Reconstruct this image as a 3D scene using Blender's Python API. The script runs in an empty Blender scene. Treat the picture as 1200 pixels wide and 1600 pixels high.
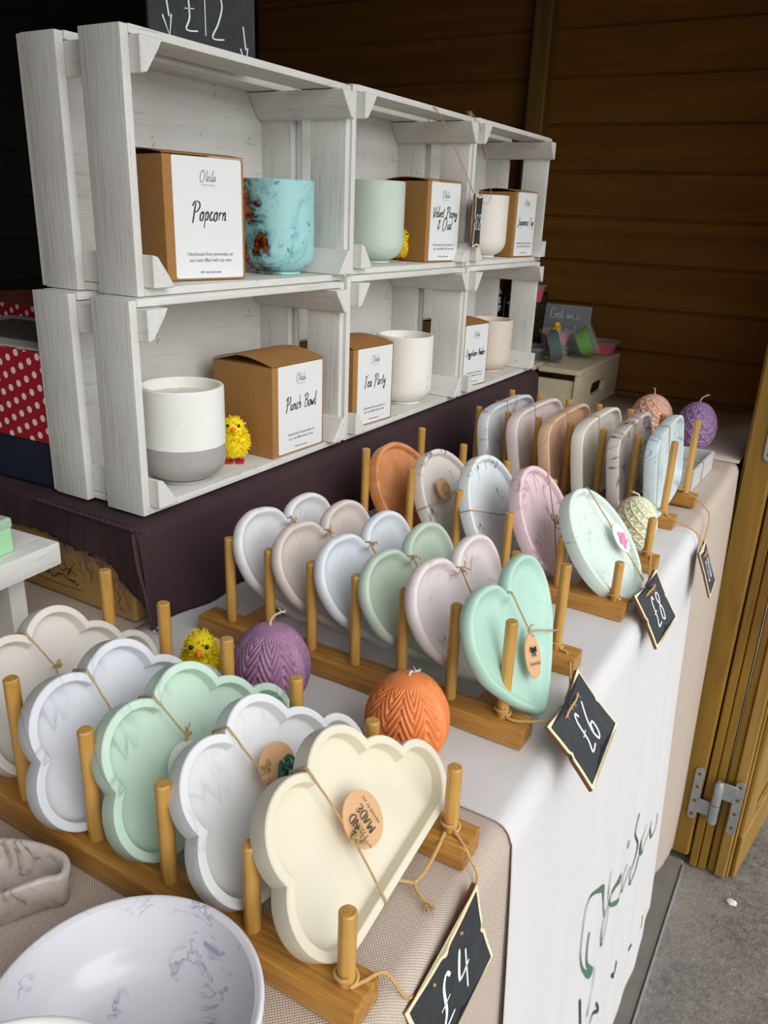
import bpy, bmesh, math, random
from mathutils import Vector, Matrix
from math import sin, cos, pi, radians as R

sc = bpy.context.scene
COL = sc.collection
rnd = random.Random(7)

# ------------------------------------------------------------------ camera, world, light, exposure
f = 1241.117
cd = bpy.data.cameras.new('camera'); cam = bpy.data.objects.new('camera', cd); COL.objects.link(cam)
cd.sensor_fit = 'HORIZONTAL'; cd.sensor_width = 36.0; cd.lens = f / 1200 * 36
cd.clip_start = .01; cd.clip_end = 100
right = Vector((.85888949, .51074852, .03801046))
down = Vector((.20995322, -.28342542, -.93572949))
fwd = Vector((-.46714933, .81166864, -.35066441))
m = Matrix.Identity(4)
for i in range(3):
    m[i][0] = right[i]; m[i][1] = -down[i]; m[i][2] = -fwd[i]
m[2][3] = .32
cam.matrix_world = m
sc.camera = cam

w = bpy.data.worlds.new('overcast_sky'); sc.world = w; w.use_nodes = True
nt = w.node_tree; nt.nodes.clear()
bg = nt.nodes.new('ShaderNodeBackground'); wo = nt.nodes.new('ShaderNodeOutputWorld')
bg.inputs[0].default_value = (.93, .97, 1.0, 1); bg.inputs[1].default_value = 1.2
nt.links.new(bg.outputs[0], wo.inputs[0])
sd = bpy.data.lights.new('daylight', 'SUN'); sun = bpy.data.objects.new('daylight', sd); COL.objects.link(sun)
sd.energy = 1.75; sd.angle = R(50); sd.color = (1, .98, .95)
sun.rotation_euler = Vector((1.0, -.42, .60)).to_track_quat('Z', 'Y').to_euler()
sc.view_settings.view_transform = 'Standard'; sc.view_settings.look = 'None'
sc.view_settings.gamma = 1; sc.view_settings.use_curve_mapping = False
sc.view_settings.exposure = 0.0

# ------------------------------------------------------------------ materials
def srgb(h):
    if isinstance(h, str):
        v = [int(h[i:i + 2], 16) / 255 for i in (0, 2, 4)]
    else:
        v = [x / 255 for x in h]
    return tuple([(x / 12.92 if x <= .04045 else ((x + .055) / 1.055) ** 2.4) for x in v] + [1])

class NT:
    def __init__(s, name):
        s.m = bpy.data.materials.new(name); s.m.use_nodes = True
        s.t = s.m.node_tree; s.t.nodes.clear()
        s.out = s.t.nodes.new('ShaderNodeOutputMaterial'); s.b = s.t.nodes.new('ShaderNodeBsdfPrincipled')
        s.t.links.new(s.b.outputs[0], s.out.inputs[0])
        s.tc = s.t.nodes.new('ShaderNodeTexCoord')
    def n(s, ty, **k):
        x = s.t.nodes.new(ty)
        for a, v in k.items(): setattr(x, a, v)
        return x
    def link(s, a, b): s.t.links.new(a, b)
    def map(s, scale=(1, 1, 1), src='Object', rot=(0, 0, 0)):
        x = s.n('ShaderNodeMapping'); x.inputs['Scale'].default_value = scale; x.inputs['Rotation'].default_value = rot
        s.link(s.tc.outputs[src], x.inputs[0]); return x.outputs[0]
    def noise(s, vec, scale=5, detail=4, rough=.5, dist=0):
        x = s.n('ShaderNodeTexNoise'); x.inputs['Scale'].default_value = scale; x.inputs['Detail'].default_value = detail
        x.inputs['Roughness'].default_value = rough; x.inputs['Distortion'].default_value = dist
        s.link(vec, x.inputs['Vector']); return x.outputs['Fac']
    def ramp(s, fac, stops, interp='LINEAR'):
        x = s.n('ShaderNodeValToRGB'); r = x.color_ramp; r.interpolation = interp
        while len(r.elements) > 1: r.elements.remove(r.elements[-1])
        r.elements[0].position = stops[0][0]; r.elements[0].color = stops[0][1]
        for p, c in stops[1:]:
            e = r.elements.new(p); e.color = c
        s.link(fac, x.inputs[0]); return x.outputs[0]
    def mix(s, fac, a, b, mode='MIX'):
        x = s.n('ShaderNodeMix', data_type='RGBA', blend_type=mode)
        for sock, v in ((x.inputs[0], fac), (x.inputs[6], a), (x.inputs[7], b)):
            if isinstance(v, (tuple, float, int)): sock.default_value = v
            else: s.link(v, sock)
        return x.outputs[2]
    def math(s, op, a, b=0.0):
        x = s.n('ShaderNodeMath', operation=op)
        for sock, v in ((x.inputs[0], a), (x.inputs[1], b)):
            if isinstance(v, (float, int)): sock.default_value = v
            else: s.link(v, sock)
        return x.outputs[0]
    def bump(s, h, strength=.3, dist=.001):
        x = s.n('ShaderNodeBump'); x.inputs['Strength'].default_value = strength; x.inputs['Distance'].default_value = dist
        s.link(h, x.inputs['Height']); s.link(x.outputs[0], s.b.inputs['Normal'])
    def set(s, col=None, rough=.5, **k):
        if col is not None:
            if isinstance(col, tuple): s.b.inputs['Base Color'].default_value = col
            else: s.link(col, s.b.inputs['Base Color'])
        if isinstance(rough, (float, int)): s.b.inputs['Roughness'].default_value = rough
        else: s.link(rough, s.b.inputs['Roughness'])
        for a, v in k.items(): s.b.inputs[a.replace('_', ' ')].default_value = v
        return s.m
BW = lambda v: (v, v, v, 1)

def plain(name, col, rough=.6, **k):
    return NT(name).set(srgb(col), rough, **k)

def plaster(name, base, vein='9a9a9a', amt=.5, vscale=9, width=.016, cloud=None, camt=.3, rough=.42, soft=18, thresh=.5):
    vscale *= 2.2; thresh -= .04; amt = min(1, amt * 1.15)
    s = NT(name); v = s.map()
    base = srgb(base)
    c = s.mix(s.math('MULTIPLY', s.ramp(s.noise(v, soft, 4, .6, 1.2), [(.35, BW(0)), (.7, BW(1))]), camt), base, srgb(cloud) if cloud else tuple([x * .86 for x in base[:3]] + [1]))
    n = s.noise(v, vscale, 3, .55, 1.6)
    d = s.math('ABSOLUTE', s.math('SUBTRACT', n, .5))
    line = s.ramp(d, [(0, BW(1)), (width, BW(.25)), (width * 2.5, BW(0))])
    mask = s.ramp(s.noise(v, vscale * 2.1, 2), [(thresh, BW(0)), (thresh + .1, BW(1))])
    fac = s.math('MULTIPLY', s.math('MULTIPLY', line, mask), amt)
    c = s.mix(fac, c, srgb(vein))
    fine = s.noise(v, 260, 3)
    s.bump(fine, .06, .0006)
    return s.set(c, rough)

def bamboo(name, axis, a='a9742f', b='d6a85e'):
    s = NT(name); sc_ = [110, 110, 110]; sc_[axis] = 5
    v = s.map(tuple(sc_))
    n = s.noise(v, 3.2, 4, .65)
    c = s.ramp(n, [(.3, srgb(a)), (.55, srgb(b)), (.75, srgb('d0a45c'))])
    patch = s.noise(s.map(), 30, 2)
    c = s.mix(s.ramp(patch, [(.45, BW(0)), (.8, BW(.35))]), c, srgb('7d4f1c'))
    s.bump(n, .15, .0004)
    return s.set(c, .42)

def painted(name, axis, col='d9d8d2'):
    s = NT(name); sc_ = [90, 90, 90]; sc_[axis] = 7
    v = s.map(tuple(sc_))
    g = s.noise(v, 2.4, 5, .7, .4)
    patch = s.noise(s.map(), 14, 4)
    c = s.mix(s.ramp(patch, [(.4, BW(0)), (.75, BW(.35))]), srgb(col), srgb('b3afa8'))
    c = s.mix(s.ramp(g, [(.28, BW(.55)), (.42, BW(0))]), c, srgb('8f8c86'))
    spot = s.ramp(s.noise(s.map((1, 1, 1)), 85, 2), [(.73, BW(0)), (.78, BW(.5))])
    c = s.mix(spot, c, srgb('6e655c'))
    s.bump(g, .55, .0012)
    return s.set(c, .55)

def planks(name, axis, a, b, knot='140a03', rough=.6, scale=14, stretch=.07):
    s = NT(name); sc_ = [1, 1, 1]; sc_[axis] = stretch
    v = s.map(tuple(sc_))
    n = s.noise(v, scale, 6, .6, 1.4)
    n2 = s.noise(v, scale * 7, 3, .6)
    c = s.ramp(n, [(.3, srgb(a)), (.68, srgb(b))])
    c = s.mix(s.math('MULTIPLY', n2, .45), c, tuple([x * .45 for x in srgb(a)[:3]] + [1]))
    vo = s.n('ShaderNodeTexVoronoi'); vo.inputs['Scale'].default_value = 5.2
    sk = [1, 1, 1]; sk[axis] = .55
    s.link(s.map(tuple(sk)), vo.inputs['Vector'])
    c = s.mix(s.ramp(vo.outputs['Distance'], [(.035, BW(.9)), (.075, BW(0))]), c, srgb(knot))
    s.bump(n2, .35, .0012)
    return s.set(c, rough)

def woven(name, a, b, pitch=.0016, bump=.6, rough=.9, p2=None):
    # plain weave from the cloth's own UV (metres)
    s = NT(name); uv = s.n('ShaderNodeSeparateXYZ'); s.link(s.tc.outputs['UV'], uv.inputs[0])
    k = 2 * pi / pitch; k2 = 2 * pi / (p2 or pitch)
    wob = s.math('MULTIPLY', s.noise(s.map((1, 1, 1), 'UV'), 60, 2), .0010)
    su = s.math('SINE', s.math('MULTIPLY', s.math('ADD', uv.outputs[0], wob), k))
    sv = s.math('SINE', s.math('MULTIPLY', s.math('ADD', uv.outputs[1], wob), k2))
    wv = s.math('ADD', s.math('MULTIPLY', s.math('MULTIPLY', su, sv), .5), .5)
    n = s.noise(s.map((1, 1, 1), 'UV'), 500, 2)
    fac = s.math('ADD', s.math('MULTIPLY', wv, .75), s.math('MULTIPLY', n, .25))
    c = s.ramp(fac, [(.25, srgb(a)), (.75, srgb(b))])
    s.bump(wv, bump, .0005)
    return s.set(c, rough)

M = {}
M['beige_cloth'] = woven('beige_linen', 'a3907f', 'd9cabc', .0017, .5)
M['white_cloth'] = woven('white_linen', 'cfcbcb', 'e4e3e2', .0014, .35)
M['brown_cloth'] = (lambda s: (s.bump(s.noise(s.map((1.5, 1, .5), rot=(.5, 0, 0)), 14, 3, .55, 1.0), .45, .006), s.set(s.mix(s.noise(s.map(), 30, 3), srgb('28161a'), srgb('3f272c')), .85))[1])(NT('brown_cotton'))
M['frayed'] = plain('frayed_threads', '4a3036', .9)
M['paint_x'] = painted('white_paint_x', 0); M['paint_y'] = painted('white_paint_y', 1); M['paint_z'] = painted('white_paint_z', 2)
M['bam_x'] = bamboo('bamboo_rail', 0, '905e22', 'b48038'); M['bam_z'] = bamboo('bamboo_peg', 2, 'a87832', 'c8984e'); M['bam_y'] = bamboo('bamboo_bar', 1, '9a6528', 'b98540')
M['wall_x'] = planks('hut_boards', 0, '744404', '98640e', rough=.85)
M['wall_y'] = planks('hut_boards_shaded', 1, '100a03', '1c1207', rough=.9)  # same boards nearly black: the shade inside the hut is put into the colour
M['post'] = planks('hut_post', 2, '785208', 'a07a24', 'a0'*0 + '3a2208', .6, 16)
M['post_back'] = planks('hut_batten', 2, '6a4a14', '8c6826', '3a2208', .6, 16)
M['post_pale'] = planks('door_timber', 2, '8a641f', 'c09a4c', '3a2208', .6, 16)
M['pale_pine'] = planks('pale_pine', 1, 'ddcdaa', 'f0e4c8', '8a6a40', .6, 14, .12)
M['pine'] = planks('pine_crate', 0, 'a87f45', 'caa566', '6a4520', .55, 14, .12)
M['kraft'] = (lambda s: s.set(s.mix(s.noise(s.map(), 220, 4), srgb('93642c'), srgb('a87a42')), .75))(NT('kraft_card'))
M['kraft_tag'] = (lambda s: s.set(s.mix(s.noise(s.map(), 300, 3), srgb('cf9f70'), srgb('d9ae82')), .8))(NT('kraft_tag'))
M['paper'] = plain('white_label', 'dfe1e0', .5)
M['ink'] = plain('black_ink', '1d1d1f', .5)
M['grey_ink'] = plain('grey_ink', '6d6e70', .5)
M['green_ink'] = plain('green_print', '4f7a62', .6)
M['dark_ink'] = plain('dark_print', '3d4a48', .6)
M['chalkboard'] = (lambda s: s.set(s.mix(s.ramp(s.noise(s.map(), 60, 5, .7), [(.45, BW(0)), (.9, BW(.5))]), srgb('2b2e31'), srgb('4d5154')), .7))(NT('chalkboard'))
M['slate'] = plain('grey_chalkboard', '9a9ea3', .8)
M['chalk'] = plain('chalk_white', 'e9ecef', .8)
M['ply_edge'] = plain('pale_ply_border', 'efe0b8', .6)
M['ply_dark'] = plain('burnt_ply_edge', '6b4424', .6)
M['twine'] = (lambda s: s.set(s.mix(s.noise(s.map(), 900, 2), srgb('96774e'), srgb('c9ae80')), .9))(NT('jute_twine'))
M['gold_twine'] = (lambda s: s.set(s.mix(s.noise(s.map(), 900, 2), srgb('a88048'), srgb('dcbb7e')), .9))(NT('golden_twine'))
M['wax'] = plain('cream_wax', 'dedacb', .45, Subsurface_Weight=.1)
M['wick'] = plain('cotton_wick', 'd9cfc0', .9)
M['steel'] = (lambda s: s.set(s.mix(s.noise(s.map(), 60, 5), srgb('8d9092'), srgb('b9bcbd')), .5, Metallic=.6))(NT('galvanised_steel'))
M['black_plastic'] = plain('black_wire', '141414', .4)
M['red'] = plain('red_felt', 'c01020', .7)
M['beak'] = plain('orange_beak', 'f07818', .7)
M['bead'] = plain('black_bead', '0c0a0a', .2)
M['down'] = (lambda s: s.set(s.mix(s.noise(s.map(), 200, 3), srgb('e8c800'), srgb('fbe72a')), .9))(NT('yellow_down'))
M['down_dull'] = (lambda s: s.set(s.mix(s.noise(s.map(), 200, 3), srgb('d0b800'), srgb('e8d41c')), .9))(NT('yellow_down_dull'))
M['navy'] = plain('navy_card', '141c33', .7)
M['dark'] = plain('dark_cavity', '14100e', .9)

def polka():
    s = NT('polka_dot_card')
    uv = s.map((62, 62, 62), 'UV', (0, 0, R(20)))
    sep = s.n('ShaderNodeSeparateXYZ'); s.link(uv, sep.inputs[0])
    def dots(off):
        a = s.math('SUBTRACT', s.math('FRACT', s.math('ADD', sep.outputs[0], off)), .5)
        b = s.math('SUBTRACT', s.math('FRACT', s.math('ADD', sep.outputs[1], off)), .5)
        return s.math('LESS_THAN', s.math('ADD', s.math('MULTIPLY', a, a), s.math('MULTIPLY', b, b)), .032)
    c = s.mix(s.math('MAXIMUM', dots(0), dots(.5)), srgb('a01424'), srgb('f0d8d4'))
    return s.set(c, .6)
M['polka'] = polka()

def asphalt():
    s = NT('asphalt'); v = s.map()
    n = s.noise(v, 90, 5, .7); big = s.noise(v, 4, 3)
    vo = s.n('ShaderNodeTexVoronoi'); vo.inputs['Scale'].default_value = 150; s.link(v, vo.inputs['Vector'])
    c = s.ramp(n, [(.3, srgb('55504b')), (.7, srgb('8a837c'))])
    c = s.mix(s.ramp(big, [(.4, BW(0)), (.7, BW(.6))]), c, srgb('a39c92'))
    c = s.mix(s.ramp(vo.outputs['Distance'], [(.10, BW(.7)), (.20, BW(0))]), c, srgb('b9b3aa'))
    s.bump(s.math('ADD', n, s.noise(v, 220, 4, .7)), .7, .004)
    return s.set(c, .9)
M['asphalt'] = asphalt()
M['concrete'] = (lambda s: s.set(s.mix(s.noise(s.map(), 25, 6, .7), srgb('6f6a62'), srgb('948e84')), .85))(NT('weathered_sill'))

# ------------------------------------------------------------------ mesh helpers
def link(name, me, parent=None, mat=None):
    o = bpy.data.objects.new(name, me); COL.objects.link(o)
    if mat is not None:
        for mm in (mat if isinstance(mat, (list, tuple)) else [mat]): me.materials.append(mm)
    if parent is not None: o.parent = parent
    return o
def obj(name, bm, mat, parent=None, smooth=True, ang=35):
    me = bpy.data.meshes.new(name); bm.normal_update(); bm.to_mesh(me); bm.free()
    if smooth:
        for p in me.polygons: p.use_smooth = True
        me.set_sharp_from_angle(angle=R(ang))
    return link(name, me, parent, mat)
def thing(name, label, cat, loc=(0, 0, 0), rotz=0, group=None):
    o = bpy.data.objects.new(name, None); COL.objects.link(o); o.empty_display_size = .01
    o.location = loc; o.rotation_euler = (0, 0, rotz); o['label'] = label; o['category'] = cat
    if group: o['group'] = group
    return o
def tag(o, label, cat, group=None, kind=None):
    o['label'] = label; o['category'] = cat
    if group: o['group'] = group
    if kind: o['kind'] = kind
    return o
def struct(o, label=None, cat=None):
    o['kind'] = 'structure'
    if label: o['label'] = label; o['category'] = cat
    return o
def BM(): return bmesh.new()
def box(bm, a, b, bev=0, rot=None, seg=1, mi=0):
    a, b = Vector(a), Vector(b); t = bmesh.new()
    bmesh.ops.create_cube(t, size=1)
    for v in t.verts: v.co = Vector([(a[i] + b[i]) / 2 + v.co[i] * (b[i] - a[i]) for i in range(3)])
    if bev: bmesh.ops.bevel(t, geom=t.edges[:], offset=bev, segments=seg, affect='EDGES', profile=.6)
    if rot is not None:
        for v in t.verts: v.co = rot @ v.co
    for fc in t.faces: fc.material_index = mi
    merge(bm, t)
def merge(bm, t, mi=None):
    t.verts.index_update(); vs = [bm.verts.new(v.co) for v in t.verts]
    for fc in t.faces:
        try:
            n = bm.faces.new([vs[v.index] for v in fc.verts]); n.material_index = fc.material_index
        except ValueError: pass
    t.free()
def frame(d):
    d = d.normalized(); a = Vector((0, 0, 1)) if abs(d.z) < .9 else Vector((1, 0, 0))
    x = d.cross(a).normalized(); return x, x.cross(d)
def tube(bm, pts, r, n=8, cap=True, closed=False):
    pts = [Vector(p) for p in pts]; rings = []; L = len(pts)
    rr = r if isinstance(r, (list, tuple)) else [r] * L
    for i, p in enumerate(pts):
        if closed: d = pts[(i + 1) % L] - pts[i - 1]
        else: d = pts[min(i + 1, L - 1)] - pts[max(i - 1, 0)]
        if d.length < 1e-9: d = Vector((0, 0, 1))
        if i == 0: x, y = frame(d)
        else:
            dn = d.normalized(); x = (px - dn * px.dot(dn)).normalized(); y = x.cross(dn)
        px = x
        rings.append([bm.verts.new(p + (x * cos(2 * pi * k / n) + y * sin(2 * pi * k / n)) * rr[i]) for k in range(n)])
    for i in range(L if closed else L - 1):
        a, b = rings[i], rings[(i + 1) % L]
        for k in range(n):
            try: bm.faces.new((a[k], b[k], b[(k + 1) % n], a[(k + 1) % n]))
            except ValueError: pass
    if cap and not closed:
        bm.faces.new(rings[0]); bm.faces.new(rings[-1][::-1])
def smooth_path(pts, k=6):
    P = [Vector(p) for p in pts]; out = []
    for i in range(len(P) - 1):
        p0 = P[max(i - 1, 0)]; p1 = P[i]; p2 = P[i + 1]; p3 = P[min(i + 2, len(P) - 1)]
        for j in range(k):
            t = j / k
            out.append(.5 * ((2 * p1) + (p2 - p0) * t + (2 * p0 - 5 * p1 + 4 * p2 - p3) * t * t + (3 * p1 - p0 - 3 * p2 + p3) * t ** 3))
    out.append(P[-1]); return out
def lathe(bm, prof, n=48, cx=0, cy=0, z0=0, mi=0):
    rings = []
    for r, z in prof:
        if r < 1e-6: rings.append([bm.verts.new((cx, cy, z0 + z))])
        else: rings.append([bm.verts.new((cx + r * cos(2 * pi * k / n), cy + r * sin(2 * pi * k / n), z0 + z)) for k in range(n)])
    for a, b in zip(rings, rings[1:]):
        for k in range(n):
            k2 = (k + 1) % n
            if len(a) == 1 and len(b) == 1: continue
            if len(a) == 1: fc = bm.faces.new((a[0], b[k2], b[k]))
            elif len(b) == 1: fc = bm.faces.new((a[k], a[k2], b[0]))
            else: fc = bm.faces.new((a[k], a[k2], b[k2], b[k]))
            fc.material_index = mi

# closed outline resampling in 2D, corners kept where marked
def resample(pts, corners, step=.0016):
    n = len(pts); cs = sorted(corners) if corners else [0]; out = []
    for a, b in zip(cs, cs[1:] + [cs[0] + n]):
        seg = [Vector((*pts[i % n], 0)) for i in range(a, b + 1)]
        if not corners: 
            seg = [Vector((*pts[(i) % n], 0)) for i in range(-1, n + 2)]
            sm = smooth_path(seg, 8)[8:8 * (n + 1)]
        else: sm = smooth_path(seg, 8)[:-1]
        out += [(v.x, v.y) for v in sm]
    # even spacing
    L = [0]
    for i in range(len(out)):
        p, q = out[i], out[(i + 1) % len(out)]; L.append(L[-1] + math.hypot(q[0] - p[0], q[1] - p[1]))
    N = max(24, int(L[-1] / step)); res = []; j = 0
    for i in range(N):
        t = L[-1] * i / N
        while L[j + 1] < t: j += 1
        u = (t - L[j]) / max(1e-9, L[j + 1] - L[j]); p, q = out[j], out[(j + 1) % len(out)]
        res.append((p[0] + (q[0] - p[0]) * u, p[1] + (q[1] - p[1]) * u))
    A = sum(res[i][0] * res[(i + 1) % N][1] - res[(i + 1) % N][0] * res[i][1] for i in range(N))
    return res if A > 0 else res[::-1]
def inset(pts, d, step=.0008, w=.8):
    p = [tuple(q) for q in pts]; n = len(p); k = max(1, int(math.ceil(abs(d) / step))); s = d / k
    for _ in range(k):
        q = []
        for i in range(n):
            a, b, c = p[i - 1], p[i], p[(i + 1) % n]
            tx, ty = c[0] - a[0], c[1] - a[1]; l = math.hypot(tx, ty) or 1e-9
            q.append((b[0] - ty / l * s, b[1] + tx / l * s))
        e = (1 - w) / 2; p = [(q[i][0] * w + (q[i - 1][0] + q[(i + 1) % n][0]) * e, q[i][1] * w + (q[i - 1][1] + q[(i + 1) % n][1]) * e) for i in range(n)]
    return p
def rings_mesh(outline, prof, w=.8, fn=None):
    """prof: (inset, x) from the back centre round to the front floor. outline in (y, z)."""
    bm = BM(); n = len(outline); rs = []
    cache = {}
    for d, x in prof:
        if d not in cache: cache[d] = fn(d) if fn else inset(outline, d, w=w) if d else outline
        rs.append([bm.verts.new((x, a, b)) for a, b in cache[d]])
    for a, b in zip(rs, rs[1:]):
        for k in range(n): bm.faces.new((a[k], a[(k + 1) % n], b[(k + 1) % n], b[k]))
    bm.faces.new(rs[0][::-1]); bm.faces.new(rs[-1])
    bmesh.ops.triangulate(bm, faces=[x for x in bm.faces if len(x.verts) > 4])
    bmesh.ops.recalc_face_normals(bm, faces=bm.faces[:])
    return bm
def pose(root, x, y, z, al, yaw, roll):
    def pl(u, v):
        c, s = cos(roll), sin(roll); u, v = u * c - v * s, u * s + v * c
        X, Y, Z = -v * sin(al), u, v * cos(al); c, s = cos(yaw), sin(yaw)
        return Vector((X * c - Y * s, X * s + Y * c, Z))
    eu, ev = pl(1, 0), pl(0, 1); en = eu.cross(ev)
    mm = Matrix.Identity(3)
    for i in range(3): mm[i][0] = en[i]; mm[i][1] = eu[i]; mm[i][2] = ev[i]
    root.location = (x, y, z); root.rotation_euler = mm.to_euler()

# ------------------------------------------------------------------ handwriting (single strokes) and print
G = {
 'O': (.8, [[(.45, 1.0), (.15, .85), (.02, .35), (.15, -.1), (.42, -.02), (.62, .4), (.55, .85), (.35, 1.02), (.2, .8)]]),
 'P': (.62, [[(.25, .95), (.18, .4), (.12, -.15)], [(.0, .75), (.15, .98), (.5, .98), (.6, .72), (.4, .48), (.2, .45)]]),
 'T': (.55, [[(.28, .95), (.22, .4), (.16, -.1)], [(.0, .88), (.3, .95), (.6, 1.0)]]),
 'B': (.65, [[(.2, .95), (.14, .0)], [(.05, .8), (.25, 1.0), (.52, .9), (.45, .62), (.2, .52), (.55, .45), (.52, .08), (.14, .0)]]),
 'V': (.5, [[(.0, .9), (.12, .1), (.2, .0), (.5, .98)]]),
 'E': (.55, [[(.5, .9), (.2, .95), (.08, .7), (.3, .52), (.05, .35), (.1, .02), (.5, .1)]]),
 'J': (.5, [[(.1, .92), (.5, .95)], [(.36, .92), (.3, .1), (.1, -.2), (.0, 0)]]),
 'F': (.5, [[(.2, .95), (.12, -.05)], [(.02, .9), (.5, .98)], [(.14, .5), (.4, .52)]]),
 'A': (.5, [[(.0, 0), (.3, .95), (.45, 0)], [(.1, .35), (.42, .35)]]),
 'G': (.7, [[(.6, .85), (.3, 1.0), (.05, .6), (.1, .1), (.4, .0), (.62, .2), (.6, .42), (.35, .42)]]),
 'C': (.6, [[(.55, .85), (.3, 1.0), (.05, .5), (.2, .0), (.55, .12)]]),
 'H': (.6, [[(.08, 1), (.02, 0)], [(.5, 1), (.44, 0)], [(.05, .5), (.48, .52)]]),
 'M': (.8, [[(.0, .0), (.08, 1), (.35, .35), (.6, 1), (.68, 0)]]),
 'N': (.62, [[(.02, .0), (.05, 1), (.5, .0), (.55, 1)]]),
 'D': (.6, [[(.08, 1), (.05, 0), (.4, .1), (.55, .5), (.4, .92), (.02, 1)]]),
 'l': (.2, [[(.14, 1.05), (.06, .3), (.1, .0), (.22, .12)]]),
 'e': (.33, [[(.02, .25), (.22, .36), (.2, .5), (.06, .4), (.04, .1), (.15, .0), (.33, .15)]]),
 'i': (.22, [[(.1, .48), (.06, .1), (.12, 0), (.22, .12)], [(.13, .7), (.14, .75)]]),
 'a': (.38, [[(.28, .42), (.12, .46), (.03, .2), (.1, .0), (.25, .2), (.29, .45), (.27, .1), (.38, .08)]]),
 'o': (.36, [[(.2, .46), (.04, .3), (.06, .02), (.22, .02), (.3, .3), (.18, .46), (.36, .4)]]),
 'p': (.36, [[(.08, .45), (.02, -.4)], [(.06, .3), (.2, .48), (.3, .3), (.2, .04), (.06, .08)]]),
 'c': (.3, [[(.26, .4), (.14, .46), (.03, .2), (.12, .0), (.3, .12)]]),
 'r': (.28, [[(.06, .45), (.05, .02)], [(.05, .25), (.16, .44), (.28, .4)]]),
 'n': (.36, [[(.05, .45), (.04, .02)], [(.04, .25), (.18, .46), (.26, .3), (.25, .05), (.36, .06)]]),
 'u': (.36, [[(.05, .45), (.03, .12), (.12, .0), (.26, .15), (.28, .45), (.27, .05), (.36, .08)]]),
 'h': (.36, [[(.1, 1.0), (.04, .02)], [(.05, .25), (.18, .46), (.27, .3), (.26, .02)]]),
 'w': (.46, [[(.02, .44), (.06, .02), (.2, .3), (.26, .02), (.42, .48)]]),
 't': (.26, [[(.14, .85), (.08, .1), (.2, .02)], [(.0, .6), (.28, .66)]]),
 'y': (.36, [[(.03, .45), (.05, .15), (.18, .12), (.28, .45)], [(.28, .45), (.22, -.3), (.05, -.35), (.1, -.1)]]),
 'v': (.32, [[(.02, .44), (.12, .02), (.3, .48)]]),
 'd': (.38, [[(.24, .42), (.1, .46), (.03, .2), (.1, 0), (.26, .2)], [(.34, 1.0), (.27, .02)]]),
 'g': (.36, [[(.26, .42), (.1, .46), (.03, .22), (.14, .08), (.28, .44), (.24, -.3), (.04, -.32)]]),
 'm': (.5, [[(.04, .45), (.03, .02)], [(.03, .25), (.14, .46), (.2, .3), (.2, .02)], [(.2, .25), (.34, .46), (.4, .3), (.4, .02)]]),
 'b': (.36, [[(.1, 1.0), (.05, .05), (.2, .0), (.3, .25), (.18, .45), (.06, .3)]]),
 's': (.28, [[(.24, .45), (.08, .42), (.06, .28), (.22, .18), (.18, .02), (.0, .05)]]),
 'x': (.32, [[(.02, .45), (.28, .0)], [(.28, .46), (.02, .0)]]),
 'k': (.34, [[(.08, 1.0), (.04, 0)], [(.28, .45), (.07, .22), (.3, .0)]]),
 '&': (.5, [[(.3, .5), (.15, .62), (.22, .8), (.3, .62), (.05, .25), (.15, .0), (.42, .3)]]),
 '4': (.6, [[(.2, 1), (.1, .42), (.55, .48)], [(.45, .8), (.4, 0)]]),
 '6': (.55, [[(.48, 1), (.15, .6), (.05, .25), (.2, .0), (.42, .1), (.42, .38), (.2, .42), (.08, .25)]]),
 '8': (.55, [[(.42, .85), (.2, .98), (.08, .75), (.4, .35), (.3, .02), (.05, .12), (.12, .42), (.4, .72), (.42, .85)]]),
 '1': (.25, [[(.12, 1), (.12, 0)]]),
 '2': (.6, [[(.06, .82), (.3, 1), (.48, .75), (.3, .35), (.04, .0), (.55, .03)]]),
 '0': (.6, [[(.3, 1), (.05, .6), (.1, .08), (.35, .02), (.52, .45), (.45, .9), (.28, 1)]]),
 '£': (.62, [[(.5, .85), (.35, 1.0), (.2, .8), (.22, .3), (.08, .02), (.55, .05)], [(.03, .45), (.42, .5)]]),
 ' ': (.3, []),
}
def ribbon(bm, pts, wd, org, U, V, N, sm=5, taper=True, off=.00025):
    P = smooth_path([(a, b, 0) for a, b in pts], sm) if len(pts) > 2 else [Vector((a, b, 0)) for a, b in pts]
    n = len(P); L = []; 
    for i, p in enumerate(P):
        d = (P[min(i + 1, n - 1)] - P[max(i - 1, 0)]); d.z = 0
        d = d.normalized() if d.length > 1e-9 else Vector((1, 0, 0)); q = Vector((-d.y, d.x, 0))
        w_ = wd * (.55 + .45 * abs(d.y)) if taper else wd
        if taper and (i == 0 or i == n - 1): w_ *= .6
        pair = []
        for s in (-.5, .5):
            c = p + q * w_ * s; pair.append(bm.verts.new(org + U * c.x + V * c.y + N * off))
        L.append(pair)
    for a, b in zip(L, L[1:]):
        bm.faces.new((a[0], b[0], b[1], a[1]))
def handtext(bm, txt, h, org, U, V, N, wd, slant=.0, gap=.06, center=True, cond=1.0, off=.00025):
    W = sum((G[c][0] + gap) for c in txt) * h * cond
    x = -W / 2 if center else 0
    for c in txt:
        adv, st = G[c]
        for s in st: ribbon(bm, [(x + (a * cond + b * slant) * h, b * h) for a, b in s], wd, org, U, V, N, off=off)
        x += (adv + gap) * h * cond
    return W
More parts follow.
